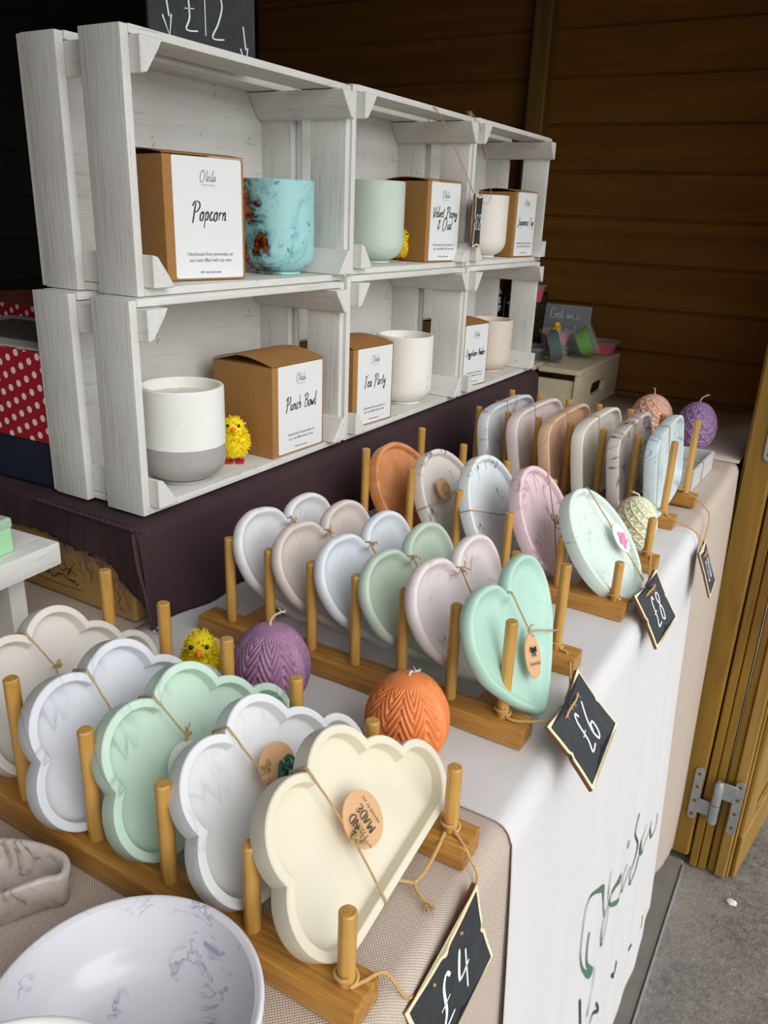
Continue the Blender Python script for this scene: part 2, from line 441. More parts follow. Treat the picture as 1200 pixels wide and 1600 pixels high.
def printed(name, txt, size, mat, parent, mw, shear=0, spacing=1.0):
    """small printed line, built from the built-in font, as a flat mesh"""
    cu = bpy.data.curves.new(name, 'FONT'); cu.body = txt; cu.size = size; cu.align_x = 'CENTER'; cu.shear = shear; cu.space_character = spacing
    cu.resolution_u = 2
    t = bpy.data.objects.new(name, cu); COL.objects.link(t); bpy.context.view_layer.update()
    me = bpy.data.meshes.new_from_object(t.evaluated_get(bpy.context.evaluated_depsgraph_get()))
    bpy.data.objects.remove(t); bpy.data.curves.remove(cu)
    me.transform(mw); me.materials.clear()
    return link(name, me, parent, mat)
def basis(org, U, V, N):
    mm = Matrix.Identity(4)
    for i in range(3): mm[i][0] = U[i]; mm[i][1] = V[i]; mm[i][2] = N[i]; mm[i][3] = org[i]
    return mm
EX, EY, EZ = Vector((1, 0, 0)), Vector((0, 1, 0)), Vector((0, 0, 1))

# ------------------------------------------------------------------ the hut (setting)
bm = BM(); box(bm, (-6, -6, -.9), (8, 10, -.74)); struct(obj('ground', bm, M['asphalt'], smooth=False), 'rough grey asphalt outside the hut', 'ground')
def board_wall(name, along, a0, a1, fixed, thick, z0, z1, step, mat, phase=0):
    bm = BM(); z = z0
    while z < z1:
        zz = min(z + step - .0015, z1)
        t = thick
        if along == 'x': box(bm, (a0, fixed, z), (a1, fixed + t, zz), .0035)
        else: box(bm, (fixed - t, a0, z), (fixed, a1, zz), .0035)
        z += step
    # backing behind the joints
    if along == 'x': box(bm, (a0, fixed + .006, z0), (a1, fixed + thick - .001, z1))
    else: box(bm, (fixed - thick + .001, a0, z0), (fixed - .006, a1, z1))
    return obj(name, bm, mat)
struct(board_wall('wall_back', 'x', -1.52, -.075, 1.612, .02, -.7255, 1.42, .0812, M['wall_x']), 'dark brown plank wall behind the stall', 'wall')
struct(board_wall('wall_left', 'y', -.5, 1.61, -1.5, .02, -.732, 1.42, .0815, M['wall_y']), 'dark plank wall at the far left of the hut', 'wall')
struct(board_wall('near_blocker_wall', 'x', -1.5, -.16, -.52, .02, -.732, 1.42, .0815, M['wall_x']), 'unseen plank wall set close to block light from the near side', 'wall')  # unseen, pulled in close to cut light coming from behind the camera
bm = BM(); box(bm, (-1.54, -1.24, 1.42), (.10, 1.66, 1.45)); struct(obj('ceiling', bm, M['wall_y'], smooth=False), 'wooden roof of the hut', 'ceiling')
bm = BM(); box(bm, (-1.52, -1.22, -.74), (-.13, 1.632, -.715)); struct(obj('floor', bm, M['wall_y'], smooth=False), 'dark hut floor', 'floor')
bm = BM(); box(bm, (-.128, -1.2, -.74), (-.071, 1.222, -.716), .002); o = obj('trim_1', bm, M['concrete']); struct(o, 'weathered threshold strip under the table front', 'threshold')
bm = BM(); box(bm, (-.0708, -1.2, -.742), (-.068, 1.21, -.7135), .0005); struct(obj('trim_2', bm, M['steel']), 'pale metal edge of the threshold', 'threshold edge')
bm = BM(); box(bm, (-.634, 1.575, -.7), (-.598, 1.6105, 1.42), .003); struct(obj('trim_3', bm, M['post_back']), 'upright wooden batten on the back wall', 'post')
bm = BM(); box(bm, (-1.345, 1.575, -.7), (-1.30, 1.6105, 1.42), .003); struct(obj('trim_4', bm, M['wall_y']), 'dark upright batten in the hut corner', 'post')
# door frame at the front corner
bm = BM(); box(bm, (-.107, 1.232, -.7155), (-.0665, 1.32, 1.42), .004); struct(obj('trim_5', bm, M['post']), 'brown wooden corner post beside the table end', 'post')
bm = BM()
for x0, x1, dy in ((-.064, -.0505, .004), (-.0495, -.036, .006)):
    box(bm, (x0, 1.236 + dy, -.738), (x1, 1.30, 1.42), .002)
struct(obj('trim_6', bm, M['post']), 'grooved wooden door lining strips', 'door frame')
bm = BM(); box(bm, (-.100, -.5, .76), (-.078, 1.225, 1.42), .002); struct(obj('sky_blocker', bm, M['wall_y']), 'unseen added header board above the serving opening', 'blocker')  # out of view, added to block high sky and darken the upper crates
door = bpy.data.objects.new('door_1', None); COL.objects.link(door); door.location = (-.0335, 1.244, -.735); door.rotation_euler = (0, 0, R(-8.5))
struct(door, 'wooden hut door folded open outwards', 'door')
bm = BM(); box(bm, (.0, 0, 0), (.012, .62, 2.1), .002); obj('lining', bm, M['post'], door)
bm = BM(); box(bm, (.013, -.004, 0), (.030, .62, 2.1), .002)
for k in range(9): box(bm, (.030, .004 + k * .069, .0), (.034, .004 + k * .069 + .066, 2.1), .0015)
obj('boards', bm, M['post_pale'], door)
bm = BM(); box(bm, (.034, .01, .0), (.044, .60, .09), .002); box(bm, (.034, .01, .0), (.042, .07, 2.1), .002); obj('brace', bm, M['post_pale'], door)

def hinge(zc, label):
    t = thing('hinge', label, 'hinge', (-.042, 1.2302, zc))
    def plate(x0, x1, z0, z1):
        bm = BM(); r = (x1 - x0) / 2; cx = (x0 + x1) / 2; pts = []
        for k in range(17): a = pi * k / 16; pts.append((cx + r * cos(a), z1 - r + r * sin(a)))
        for k in range(17): a = pi + pi * k / 16; pts.append((cx + r * cos(a), z0 + r + r * sin(a)))
        fr = [bm.verts.new((a, -.0015, b)) for a, b in pts]; bk = [bm.verts.new((a, .0015, b)) for a, b in pts]
        bm.faces.new(fr); bm.faces.new(bk[::-1])
        for k in range(len(pts)): bm.faces.new((fr[k], bk[k], bk[(k + 1) % len(pts)], fr[(k + 1) % len(pts)]))
        bmesh.ops.recalc_face_normals(bm, faces=bm.faces[:]); return bm
    bm = plate(-.040, -.026, -.046, .058); box(bm, (-.030, -.002, -.03), (-.008, .001, -.002), .0005); pl = obj('plate', bm, M['steel'], t, ang=40)
    bm = plate(.024, .038, -.050, .056); box(bm, (.004, -.002, .012), (.028, .001, .044), .0005); pr_ = obj('plate', bm, M['steel'], t, ang=40)
    bm = BM(); tube(bm, [(0, -.004, -.040), (0, -.004, -.037), (0, -.004, -.001)], [.004, .0075, .0075], 16); tube(bm, [(0, -.004, .001), (0, -.004, .040), (0, -.004, .046)], [.0075, .0075, .004], 16)
    obj('barrel', bm, M['steel'], t)
    for px, par in ((-.033, pl), (.031, pr_)):
        for z in (-.036, -.008, .02, .046):
            bm = BM(); tube(bm, [(px, -.0022, z), (px, .001, z)], .0028, 12); obj('screw', bm, M['ply_dark'], par)
    return t
hinge(-.585, 'grey galvanised hinge low on the door post, by the ground')
hinge(.055, 'grey galvanised hinge at table height, cut by the right photo edge')
bm = BM(); bmesh.ops.create_icosphere(bm, subdivisions=3, radius=.007)
for v in bm.verts: v.co = Vector((v.co.x * 1.25, v.co.y, v.co.z * .6)) * (1 + .08 * sin(v.co.x * 700) * cos(v.co.y * 500))
o = obj('pebble', bm, plain('pale_stone', 'd9d4cc', .8), ang=180); o.location = (.016, 1.193, -.737); tag(o, 'small pale pebble lying on the grey asphalt', 'pebble')

# ------------------------------------------------------------------ table and cloths
t = thing('trestle_table', 'long trestle table hidden beneath the beige and white cloths', 'table', (-.5, .6, -.715))
bm = BM(); box(bm, (-.45, -.9, .685), (.375, .985, .708), .003); obj('tabletop', bm, M['pine'], t)
for y in (-.8, .55):
    for x in (-.4, .3):
        bm = BM(); box(bm, (x, y, 0), (x + .03, y + .03, .685)); obj('leg', bm, M['pine'], t)

def drape_x(z, base=-.1085, fl=.024): return base + fl * min(1, max(0, -z) / .6) ** .8
def cloth(name, x_in, y0, y1, zb, lift, base, fl, mat, wav=.0015, rc=.012, ytop=None, seed=0, hem=None, ny=120, slant=None):
    """top sheet from x_in to the edge, rounded over it and hanging to zb. Path parameter -> (x, z)."""
    path = []; xe = base + lift
    xs = [x_in + (xe - rc - x_in) * i / 26 for i in range(27)]
    for x in xs: path.append((x, lift))
    for k in range(1, 8):
        a = pi / 2 * k / 8; path.append((xe - rc + rc * sin(a), lift - rc + rc * cos(a)))
    nz = 60
    for k in range(nz + 1):
        z = -rc + lift + (zb + rc) * k / nz
        path.append((drape_x(z, xe, fl), z))
    bm = BM(); uvs = {}; grid = []; s = 0
    for i, (x, z) in enumerate(path):
        if i: s += math.hypot(x - path[i - 1][0], z - path[i - 1][1])
        row = []
        for j in range(ny + 1):
            y = y0 + (y1 - y0) * j / ny
            dx = 0; yy = y; zz = z
            dep = max(0, -z - .01)
            amp = wav * min(1, dep / .25)
            dx = amp * (sin(y * 31 + seed + z * 3) + .6 * sin(y * 67 + 2 * seed - z * 5) + .35 * sin(y * 140 + z * 9))
            if z > -.001: zz = z + .0004 * sin(x * 37 + y * 23 + seed) * sin(y * 51 + seed) + .0003 * sin(x * 90 - y * 14)
            if slant: yy = y + slant(y, z)
            if hem and i > len(path) - nz: zz = z * (1 + (hem(y) - 1) * (i - (len(path) - nz)) / nz)
            v = bm.verts.new((x + dx, yy, zz)); uvs[v] = (s, y); row.append(v)
        grid.append(row)
    uvl = bm.loops.layers.uv.new('UVMap')
    for a, b in zip(grid, grid[1:]):
        for j in range(ny):
            fc = bm.faces.new((a[j], b[j], b[j + 1], a[j + 1]))
            for lp in fc.loops: lp[uvl].uv = uvs[lp.vert]
    o = obj(name, bm, mat, ang=180)
    md = o.modifiers.new('solid', 'SOLIDIFY'); md.thickness = .0007; md.offset = -1
    return o
o = cloth('beige_tablecloth', -.96, -.35, 1.222, -.70, .0006, -.1105, .0185, M['beige_cloth'], .0008, seed=1,
          hem=lambda y: 1 - .17 * min(1, max(0, (1.22 - y) / .21)))
tag(o, 'beige woven linen cloth under everything, hanging down the table front', 'tablecloth')
bm = BM()
vs = [bm.verts.new(p) for p in ((-.96, 1.2222, .0006), (-.1115, 1.2222, .0006), (-.1115, 1.6, .0006), (-.96, 1.6, .0006))]
fc = bm.faces.new(vs); uvl = bm.loops.layers.uv.new('UVMap')
for lp in fc.loops: lp[uvl].uv = (lp.vert.co.x, lp.vert.co.y)
far = obj('far_panel', bm, M['beige_cloth'], o); md = far.modifiers.new('s', 'SOLIDIFY'); md.thickness = .0007
nearedge = lambda y, z: (0 if y > .5 else (.5 - y) / .15 * (-.004 * 0 + .0)) 
wc = cloth('white_banner_cloth', -.45, .347, .896, -.60, .0022, -.1105, .0275, M['white_cloth'], .0016, seed=3,
           hem=lambda y: 1.0 - .075 * min(1, max(0, (y - .75) / .15)), slant=lambda y, z: (.02 * min(1, max(0, -z) / .35) * max(0, (y - .6) / .3)))
tag(wc, 'white linen banner cloth with green script hanging over the table front', 'tablecloth')
# printed script on the hanging part (y, z on the cloth)
def cx_at(y, z):
    for _ in range(4): ys = y if _ == 0 else y - (.02 * min(1, max(0, -z) / .35) * max(0, (ys - .6) / .3))
    y = ys; dep = max(0, -z - .01); amp = .0016 * min(1, dep / .25); seed = 3; xe = -.1105 + .0022
    return .0002 + drape_x(z, xe, .0275) + amp * (sin(y * 31 + seed + z * 3) + .6 * sin(y * 67 + 2 * seed - z * 5) + .35 * sin(y * 140 + z * 9)) + .0009
def cloth_stroke(bm, pts, wd):
    P = smooth_path([(a, b, 0) for a, b in pts], 6) if len(pts) > 2 else [Vector((*p, 0)) for p in pts]
    n = len(P); L = []
    for i, p in enumerate(P):
        d = P[min(i + 1, n - 1)] - P[max(i - 1, 0)]; d = d.normalized() if d.length > 1e-9 else Vector((1, 0, 0)); q = Vector((-d.y, d.x, 0))
        w_ = wd(i / max(1, n - 1)) if callable(wd) else wd
        L.append([bm.verts.new((cx_at(c.x, c.y), c.x, c.y)) for c in (p - q * w_ / 2, p + q * w_ / 2)])
    for a, b in zip(L, L[1:]): bm.faces.new((a[0], b[0], b[1], a[1]))
ST = dict(O=[(.5506, -.2595), (.5499, -.2786), (.5538, -.2993), (.568, -.3211), (.5587, -.3162), (.5433, -.2948), (.5333, -.2709), (.5314, -.2497), (.5326, -.2256), (.5437, -.2151), (.5627, -.2227), (.5817, -.2372), (.5863, -.2485), (.5964, -.2725), (.6046, -.2902)],
 l1=[(.6157, -.2455), (.6109, -.2593), (.6162, -.2847), (.6055, -.2927), (.6016, -.3068), (.6074, -.3301)], l2=[(.6074, -.3301), (.6184, -.317), (.6246, -.2992), (.6264, -.29)],
 e=[(.6295, -.299), (.6295, -.2919), (.6473, -.2919), (.6668, -.2974), (.6661, -.2928), (.6533, -.2897), (.6363, -.2897), (.6313, -.2996), (.6543, -.318), (.6817, -.3334), (.6916, -.3371)],
 i=[(.7062, -.3119), (.6942, -.322), (.6976, -.3423), (.7116, -.3366), (.7278, -.3323)], d=[(.6994, -.2756), (.6975, -.2848)],
 l3=[(.7368, -.2682), (.7313, -.2905), (.7448, -.3144), (.7415, -.3354), (.7323, -.3459), (.7364, -.3644), (.7495, -.354), (.7563, -.3333)],
 a=[(.7807, -.3148), (.761, -.315), (.7558, -.3249), (.7647, -.3419), (.7848, -.3454), (.8095, -.3393), (.8121, -.3329), (.8089, -.3409), (.8265, -.3669), (.8457, -.3684), (.8481, -.3465)],
 c1=[(.8437, -.5028), (.8443, -.5248)], c2=[(.8019, -.5131), (.778, -.4999)], c3=[(.7186, -.4587), (.7155, -.474), (.7055, -.4678), (.7147, -.4798)],
 c4=[(.6169, -.4134), (.6295, -.4368), (.611, -.4208), (.6002, -.4247)], c5=[(.5866, -.3352), (.588, -.3622), (.5771, -.371), (.5731, -.3835)], c6=[(.5462, -.3347), (.5554, -.3751)])
WD = dict(O=lambda t: .0022 + .0065 * math.exp(-((t - .24) / .07) ** 2) + .005 * math.exp(-((t - .78) / .08) ** 2), e=lambda t: .0022 + .004 * math.exp(-((t - .35) / .1) ** 2) + .003 * math.exp(-((t - .8) / .08) ** 2),
          a=lambda t: .0022 + .0035 * math.exp(-((t - .25) / .1) ** 2) + .003 * math.exp(-((t - .75) / .06) ** 2), d=.004)
for k in ('O', 'e', 'a'):
    bm = BM(); cloth_stroke(bm, ST[k], WD[k]); obj('green_script_letter', bm, M['green_ink'], wc, smooth=False)
for k in ('l1', 'l2', 'i', 'd', 'l3', 'c1', 'c2', 'c3', 'c4', 'c5', 'c6'):
    bm = BM(); cloth_stroke(bm, ST[k], WD.get(k, .0036 if k[0] == 'c' else .0026)); obj('dark_script_stroke', bm, M['dark_ink'], wc, smooth=False)

# ------------------------------------------------------------------ riser (pine box) and brown cloth
t = thing('pine_riser', 'pine wooden box with black writing under the brown cloth', 'box', (-.66, .8, .0012))
bm = BM(); box(bm, (-.30, -.405, 0), (.205, .45, .0845), .002); rb = obj('body', bm, M['pine'], t)
bm = BM()
r2 = random.Random(3)
for row, z in ((0, .026), (1, .019)):
    pts = []; x = .075
    while x < .140:
        pts.append((x, z + r2.uniform(-.004, .004))); x += r2.uniform(.0015, .004)
    ribbon(bm, pts, .0011, Vector((0, -.4052, 0)), EX, EZ, -EY, sm=3)
ribbon(bm, [(.072, .0125), (.11, .011), (.145, .0125)], .0009, Vector((0, -.4052, 0)), EX, EZ, -EY)
obj('writing', bm, M['ink'], rb, smooth=False)

def brown():
    bm = BM()
    def sheet(fn, nu, nv):
        g = [[bm.verts.new(fn(i / nu, j / nv)) for j in range(nv + 1)] for i in range(nu + 1)]
        for i in range(nu):
            for j in range(nv): bm.faces.new((g[i][j], g[i + 1][j], g[i + 1][j + 1], g[i][j + 1]))
    xf = -.4475; y0, y1 = .392, 1.265
    # top running over the front edge and down the front face
    def top(u, v):
        y = y0 + (y1 - y0) * v; s = u * .62
        a = .50; r = .006
        if s < a - r: x = -.95 + s * (xf + .95 - r) / (a - r); z = .0878 + .0007 * sin(x * 60 + y * 9) * sin(y * 47)
        else:
            q = (s - (a - r)) / (.62 - a + r)
            z = .0878 - q * .0848; x = xf + .004 + .010 * q + .0022 * q * sin(y * 38 + 2 * q) + .0028 * q * sin(y * 83 + 1.3)
            if q < .08: x = xf - r + (r + .004) * sin(q / .08 * pi / 2)
        return (x, y, z)
    sheet(top, 110, 160)
    # near side: a torn edge hanging part way down the box end
    def side(u, v):
        x = -.95 + (xf + .95) * v
        zl = .062 if x < -.54 else (.062 - (x + .54) / .07 * .010 if x < -.47 else max(.003, .052 - (x + .47) / .045 * .049 * 1.0))
        x += .0  if x < -.46 else (x + .46) / (xf + .46) * (.004 + .012 * u)
        zl += .0012 * sin(x * 400) + .0008 * sin(x * 931)
        z = .0878 + (zl - .0878) * u
        return (x, y0 - .0015 - .004 * u - .0015 * u * sin(x * 70), z)
    sheet(side, 14, 150)
    return bm
o = obj('brown_cloth', brown(), M['brown_cloth'], ang=60)
md = o.modifiers.new('s', 'SOLIDIFY'); md.thickness = .0008; md.offset = -1
tag(o, 'dark brown fabric with frayed edge draped over the riser below the crates', 'cloth')
bm = BM(); r2 = random.Random(11)
for k in range(26):
    x = r2.uniform(-.535, -.452); zl = .060 if x < -.47 else .045
    pts = [(x, .3835, zl)]; 
    for j in range(r2.randint(3, 8)):
        p = pts[-1]; pts.append((p[0] + r2.uniform(-.003, .004), .382 + r2.uniform(-.002, .001), p[2] - r2.uniform(.001, .006)))
    tube(bm, smooth_path(pts, 3), .0003, 4)
hem = [(-.555 + .128 * k / 60, .389 - .002 * (k / 60), .0885 + .0006 * sin(k * 2.1)) for k in range(61)]
tube(bm, hem, .0011, 5)
tube(bm, smooth_path([(-.441, .386, .086), (-.436, .384, .062), (-.430, .384, .04), (-.428, .386, .015), (-.424, .392, .004)], 8), .0011, 5)
o2 = obj('frayed_edge', bm, M['frayed'], o)

# ------------------------------------------------------------------ white crates
def crate(W, Hh, y0, z0, label, x_front=-.4595):
    """origin: front lower near corner on the shelf. local x -> back is negative."""
    t = thing('wooden_crate', label, 'crate', (x_front, y0, z0), 0, 'white painted slatted crates')
    D = .102
    jj = lambda a: rnd.uniform(-a, a)
    for side, yy in (('a', 0), ('b', W - .0075)):
        for x0, x1 in ((-.0405, 0), (-D, -.0645)):
            bm = BM(); box(bm, (x0 + jj(.001), yy, 0.0003), (x1, yy + .0075, Hh - .0006), .0009, seg=2); obj('end_slat', bm, M['paint_z'], t)
    for z in (0, Hh - .0062):
        for x0, x1 in ((-.0405, -.0002), (-D, -.0635)):
            if z == 0: x0 = -.0515 if x0 > -.05 else x0; x1 = -.053 if x1 < -.06 else x1
            bm = BM(); box(bm, (x0, .0078, z + .0003), (x1, W - .0078, z + .0062), .0008, seg=2); obj('long_slat', bm, M['paint_y'], t)
    bm = BM(); box(bm, (-D - .005, .001, .001), (-D - .0002, W - .001, Hh - .001), .0005); obj('back_panel', bm, M['paint_y'], t)
    s = .021
    for cy, cz, sy, sz in ((.0077, .0066, 1, 1), (W - .0077, .0066, -1, 1), (.0077, Hh - .0066, 1, -1), (W - .0077, Hh - .0066, -1, -1)):
        bm = BM(); a = []
        xf = .0100
        for x in (-D, xf):
            a.append([bm.verts.new((x, cy, cz)), bm.verts.new((x, cy + sy * s, cz)), bm.verts.new((x, cy + sy * s * .82, cz + sz * s * .30)), bm.verts.new((x, cy + sy * s * .26, cz + sz * s * 1.05)), bm.verts.new((x, cy, cz + sz * s * 1.12))])
        n = 5
        for k in range(n): bm.faces.new((a[0][k], a[0][(k + 1) % n], a[1][(k + 1) % n], a[1][k]))
        bm.faces.new(a[0]); bm.faces.new(a[1][::-1])
        bmesh.ops.recalc_face_normals(bm, faces=bm.faces[:])
        bmesh.ops.bevel(bm, geom=bm.edges[:], offset=.0007, segments=1, affect='EDGES')
        obj('corner_block', bm, M['paint_x'], t, ang=25)
    return t
ZL, ZU, ZU2 = .0900, .2560, .2605
XL = -.4525
crate(.2795, .1658, .409, ZL, 'white slatted crate, lower row nearest, holding the two-tone jar', XL)
crate(.2765, .1703, .6935, ZL, 'white slatted crate, middle of the lower row, holding the speckled cream jar', XL)
crate(.2680, .1703, .9765, ZL, 'white slatted crate, far end of the lower row, holding the plain beige jar', XL)
crate(.2795, .1765, .4245, ZU, 'white slatted crate, upper row nearest, holding the turquoise jar')
crate(.2740, .1745, .7075, ZU2, 'white slatted crate, middle of the upper row, holding the pale green jar')
crate(.2740, .1760, .9870, ZU2, 'white slatted crate, far end of the upper row, holding the tall off-white jar')
FL, FU, FU2 = ZL + .0066, ZU + .0066, ZU2 + .0066

# ------------------------------------------------------------------ kraft boxes
def gift_box(x, y, yaw, W, h, z, title, label, depth=.085, bulge=.004, lines=1):
    t = thing('candle_box', label, 'box', (x, y, z), yaw, 'kraft candle boxes in the crates')
    bm = BM(); box(bm, (-depth, 0, 0.0002), (0, W, h - .001), .0008, seg=2); obj('carton', bm, M['kraft'], t)
    # lid flap, gently bowed
    bm = BM(); n = 14; g = []
    for lvl in (0, -.0007):
        rows = []
        for i in range(n + 1):
            u = i / n; x_ = -depth * u
            rows.append([bm.verts.new((x_, yy, h - .0002 + bulge * sin(pi * min(1, u * 1.0)) * (1 + .25 * u) + lvl + .0006)) for yy in (-.0003, W + .0003)])
        g.append(rows)
    for i in range(n):
        bm.faces.new((g[0][i][0], g[0][i][1], g[0][i + 1][1], g[0][i + 1][0])); bm.faces.new((g[1][i][0], g[1][i + 1][0], g[1][i + 1][1], g[1][i][1]))
        for k in (0, 1): bm.faces.new((g[0][i][k], g[0][i + 1][k], g[1][i + 1][k], g[1][i][k]))
    bm.faces.new((g[0][0][0], g[0][0][1], g[1][0][1], g[1][0][0])); bm.faces.new((g[0][n][0], g[0][n][1], g[1][n][1], g[1][n][0]))
    bmesh.ops.recalc_face_normals(bm, faces=bm.faces[:]); obj('lid', bm, M['kraft'], t)
    # label
    y0, y1, z0, z1 = W * .105, W * .965, h * .02, h * .985
    bm = BM(); pts = []; r = .0018
    for cx, cz, a0 in ((y1 - r, z1 - r, 0), (y0 + r, z1 - r, 90), (y0 + r, z0 + r, 180), (y1 - r, z0 + r, 270)):
        for k in range(5): a = R(a0 + 22.5 * k); pts.append((cx + r * cos(a), cz + r * sin(a)))
    fr = [bm.verts.new((.0004, a, b)) for a, b in pts]; bk = [bm.verts.new((0, a, b)) for a, b in pts]
    bm.faces.new(fr)
    for k in range(len(pts)): bm.faces.new((bk[k], bk[(k + 1) % len(pts)], fr[(k + 1) % len(pts)], fr[k]))
    bmesh.ops.recalc_face_normals(bm, faces=bm.faces[:]); lab = obj('label', bm, M['paper'], t, smooth=False)
    cy = (y0 + y1) / 2
    bm = BM(); handtext(bm, 'Oleila', h * .085, Vector((.0004, cy, h * .80)), EY, EZ, EX, h * .0055, .12, .02, cond=.85)
    obj('logo', bm, M['grey_ink'], lab, smooth=False)
    bm = BM()
    for k, tx in enumerate(title):
        fit = min(h * .150, W * .72 / (sum(G[c][0] + .05 for c in tx) * .8))
        handtext(bm, tx, fit, Vector((.0004, cy, h * (.49 if len(title) == 1 else .56 - .15 * k))), EY, EZ, EX, h * .0135, .15, .05, cond=.8)
    obj('title', bm, M['ink'], lab, smooth=False)
    for tx, zz, s, mt, sh in (('CREATIONS', .765, .018, 'grey_ink', 0), ('Handmade from jesmonite, an', .205, .043, 'grey_ink', .3), ('eco resin filled with soy wax', .155, .043, 'grey_ink', .3), ('30+ hour burn time', .06, .030, 'ink', 0)):
        printed('print_line', tx, h * s, M[mt], lab, basis(Vector((.00062, cy, h * zz)), EY, EZ, EX), sh, 1.6 if zz > .7 else .9)
    return t
gift_box(-.4880, .4840, -.22, .0775, .0960, FU, ['Popcorn'], 'brown kraft candle box with a white label beside the turquoise jar', .072, .003)
gift_box(-.4750, .8985, -.195, .0670, .0930, FU2, ['Velvet Peony', '& Oud'], 'brown kraft candle box with a two-line label beside the pale green jar', .068, .003)
gift_box(-.4720, 1.1680, -.150, .0640, .0920, FU2, ['Japanese Fig'], 'kraft candle box at the far end of the upper row', .065, .003)
gift_box(-.4565, .5765, -.04, .0787, .0880, FL, ['Punch Bowl'], 'large brown kraft candle box beside the yellow chick, lower nearest crate', .075, .006)
gift_box(-.4600, .7205, -.09, .0745, .0872, FL, ['Tea Party'], 'brown kraft candle box beside the speckled cream jar', .078, .005)
gift_box(-.4640, 1.0010, -.155, .0667, .0862, FL, ['Egyptian Amber'], 'kraft candle box in the far lower crate beside the plain beige jar', .075, .004)

# ------------------------------------------------------------------ jars
def jar_prof(r, h, wall=.004, rb=.018):
    p = [(0, .0), (r - rb * .75, .0), (r - rb * .75, .0022), (r - rb * .7, .0026)]
    for k in range(1, 9):
        a = pi / 2 * k / 8; p.append((r - rb + rb * sin(a), .0026 + rb - rb * cos(a)))
    p += [(r, h * .5), (r, h - .0012), (r - .0008, h - .0002), (r - wall + .0008, h), (r - wall, h - .001), (r - wall, h - .012)]
    return p
def jar(x, y, z, r, h, mat, label, bands=None, rb=.018):
    t = thing('candle_jar', label, 'jar', (x, y, z), 0)
    if bands:
        bm = BM(); pr_ = jar_prof(r, h, rb=rb); zc = h * bands[0]
        lo = [q for q in pr_[:12] if q[1] < zc] + [(r, zc)]
        lathe(bm, lo, 64); obj('base_band', bm, bands[1], t)
        bm = BM(); hi = [(r, zc)] + [q for q in pr_ if q[1] > zc]; lathe(bm, hi, 64); obj('vessel', bm, mat, t)
    else:
        bm = BM(); lathe(bm, jar_prof(r, h, rb=rb), 64); obj('vessel', bm, mat, t)
    bm = BM(); lathe(bm, [(r - .0041, h - .016), (r - .0041, h - .0095), (r * .55, h - .0102), (.004, h - .0098), (0, h - .0095)], 48); obj('wax', bm, M['wax'], t)
    bm = BM(); tube(bm, smooth_path([(0, 0, h - .011), (.0004, 0, h - .006), (.0012, .0006, h - .003)], 4), .0011, 8); obj('wick', bm, M['wick'], t)
    return t
def turquoise():
    s = NT('turquoise_resin'); v = s.map()
    c = s.mix(s.ramp(s.noise(v, 26, 5, .6, 1.2), [(.5, BW(0)), (.72, BW(1))]), srgb('9fd0cf'), srgb('4f9da3'))
    n = s.noise(v, 30, 6, .72, .6)
    sep = s.n('ShaderNodeSeparateXYZ'); s.link(v, sep.inputs[0])
    near = s.math('ADD', s.math('MULTIPLY', sep.outputs[1], -2.6), s.math('MULTIPLY', sep.outputs[0], -4.4))
    msk = s.ramp(s.math('ADD', n, near), [(.615, BW(0)), (.63, BW(1))])
    dark = s.ramp(s.math('ADD', n, near), [(.53, BW(0)), (.615, BW(1))])
    c = s.mix(dark, c, srgb('3f8a92'))
    c = s.mix(s.ramp(s.noise(v, 120, 2), [(.66, BW(0)), (.69, BW(.8))]), c, srgb('3f8a92'))
    fl = s.ramp(s.noise(v, 260, 3), [(.4, srgb('6b2f18')), (.62, srgb('d98a5c'))])
    c = s.mix(msk, c, fl)
    s.link(msk, s.b.inputs['Metallic']); s.bump(s.noise(v, 300, 3), .25, .0008)
    return s.set(c, .4)
def speckled(name, base, spots):
    s = NT(name); v = s.map()
    c = s.mix(s.ramp(s.noise(v, 30, 4), [(.4, BW(0)), (.8, BW(.3))]), srgb(base), srgb('d6cdc4'))
    c = s.mix(s.ramp(s.noise(v, 160, 3), [(.70, BW(0)), (.74, BW(.8))]), c, srgb(spots))
    return s.set(c, .5)
m_white = plaster('white_stone', 'ecebe5', 'd0cdc6', .2, 8)
jar(-.4996, .6427, FU, .0346, .0841, turquoise(), 'turquoise resin jar with copper flakes in the upper nearest crate')
jar(-.5093, .8370, FU2, .0335, .0885, plaster('sage_stone', 'c6d2c6', '9db5aa', .25, 8), 'pale green candle jar in the middle upper crate', rb=.02)
jar(-.5053, 1.1376, FU2, .0330, .0847, speckled('offwhite_stone', 'e8e2d8', 'b09a88'), 'off-white candle jar in the far upper crate', rb=.02)
jar(-.4840, .4880, FL, .0358, .0825, m_white, 'white and grey two-tone candle jar in the nearest lower crate', (.40, plaster('grey_stone', 'a9a6a1', '8c8984', .2, 8)))
jar(-.4880, .8830, FL, .0360, .0845, speckled('cream_speckle', 'ebe7df', '8a6f60'), 'cream candle jar with brown speckles in the middle lower crate')
jar(-.4961, 1.1690, FL, .0350, .0785, plain('beige_stone', 'd9cbbd', .5), 'plain beige candle jar in the far lower crate')

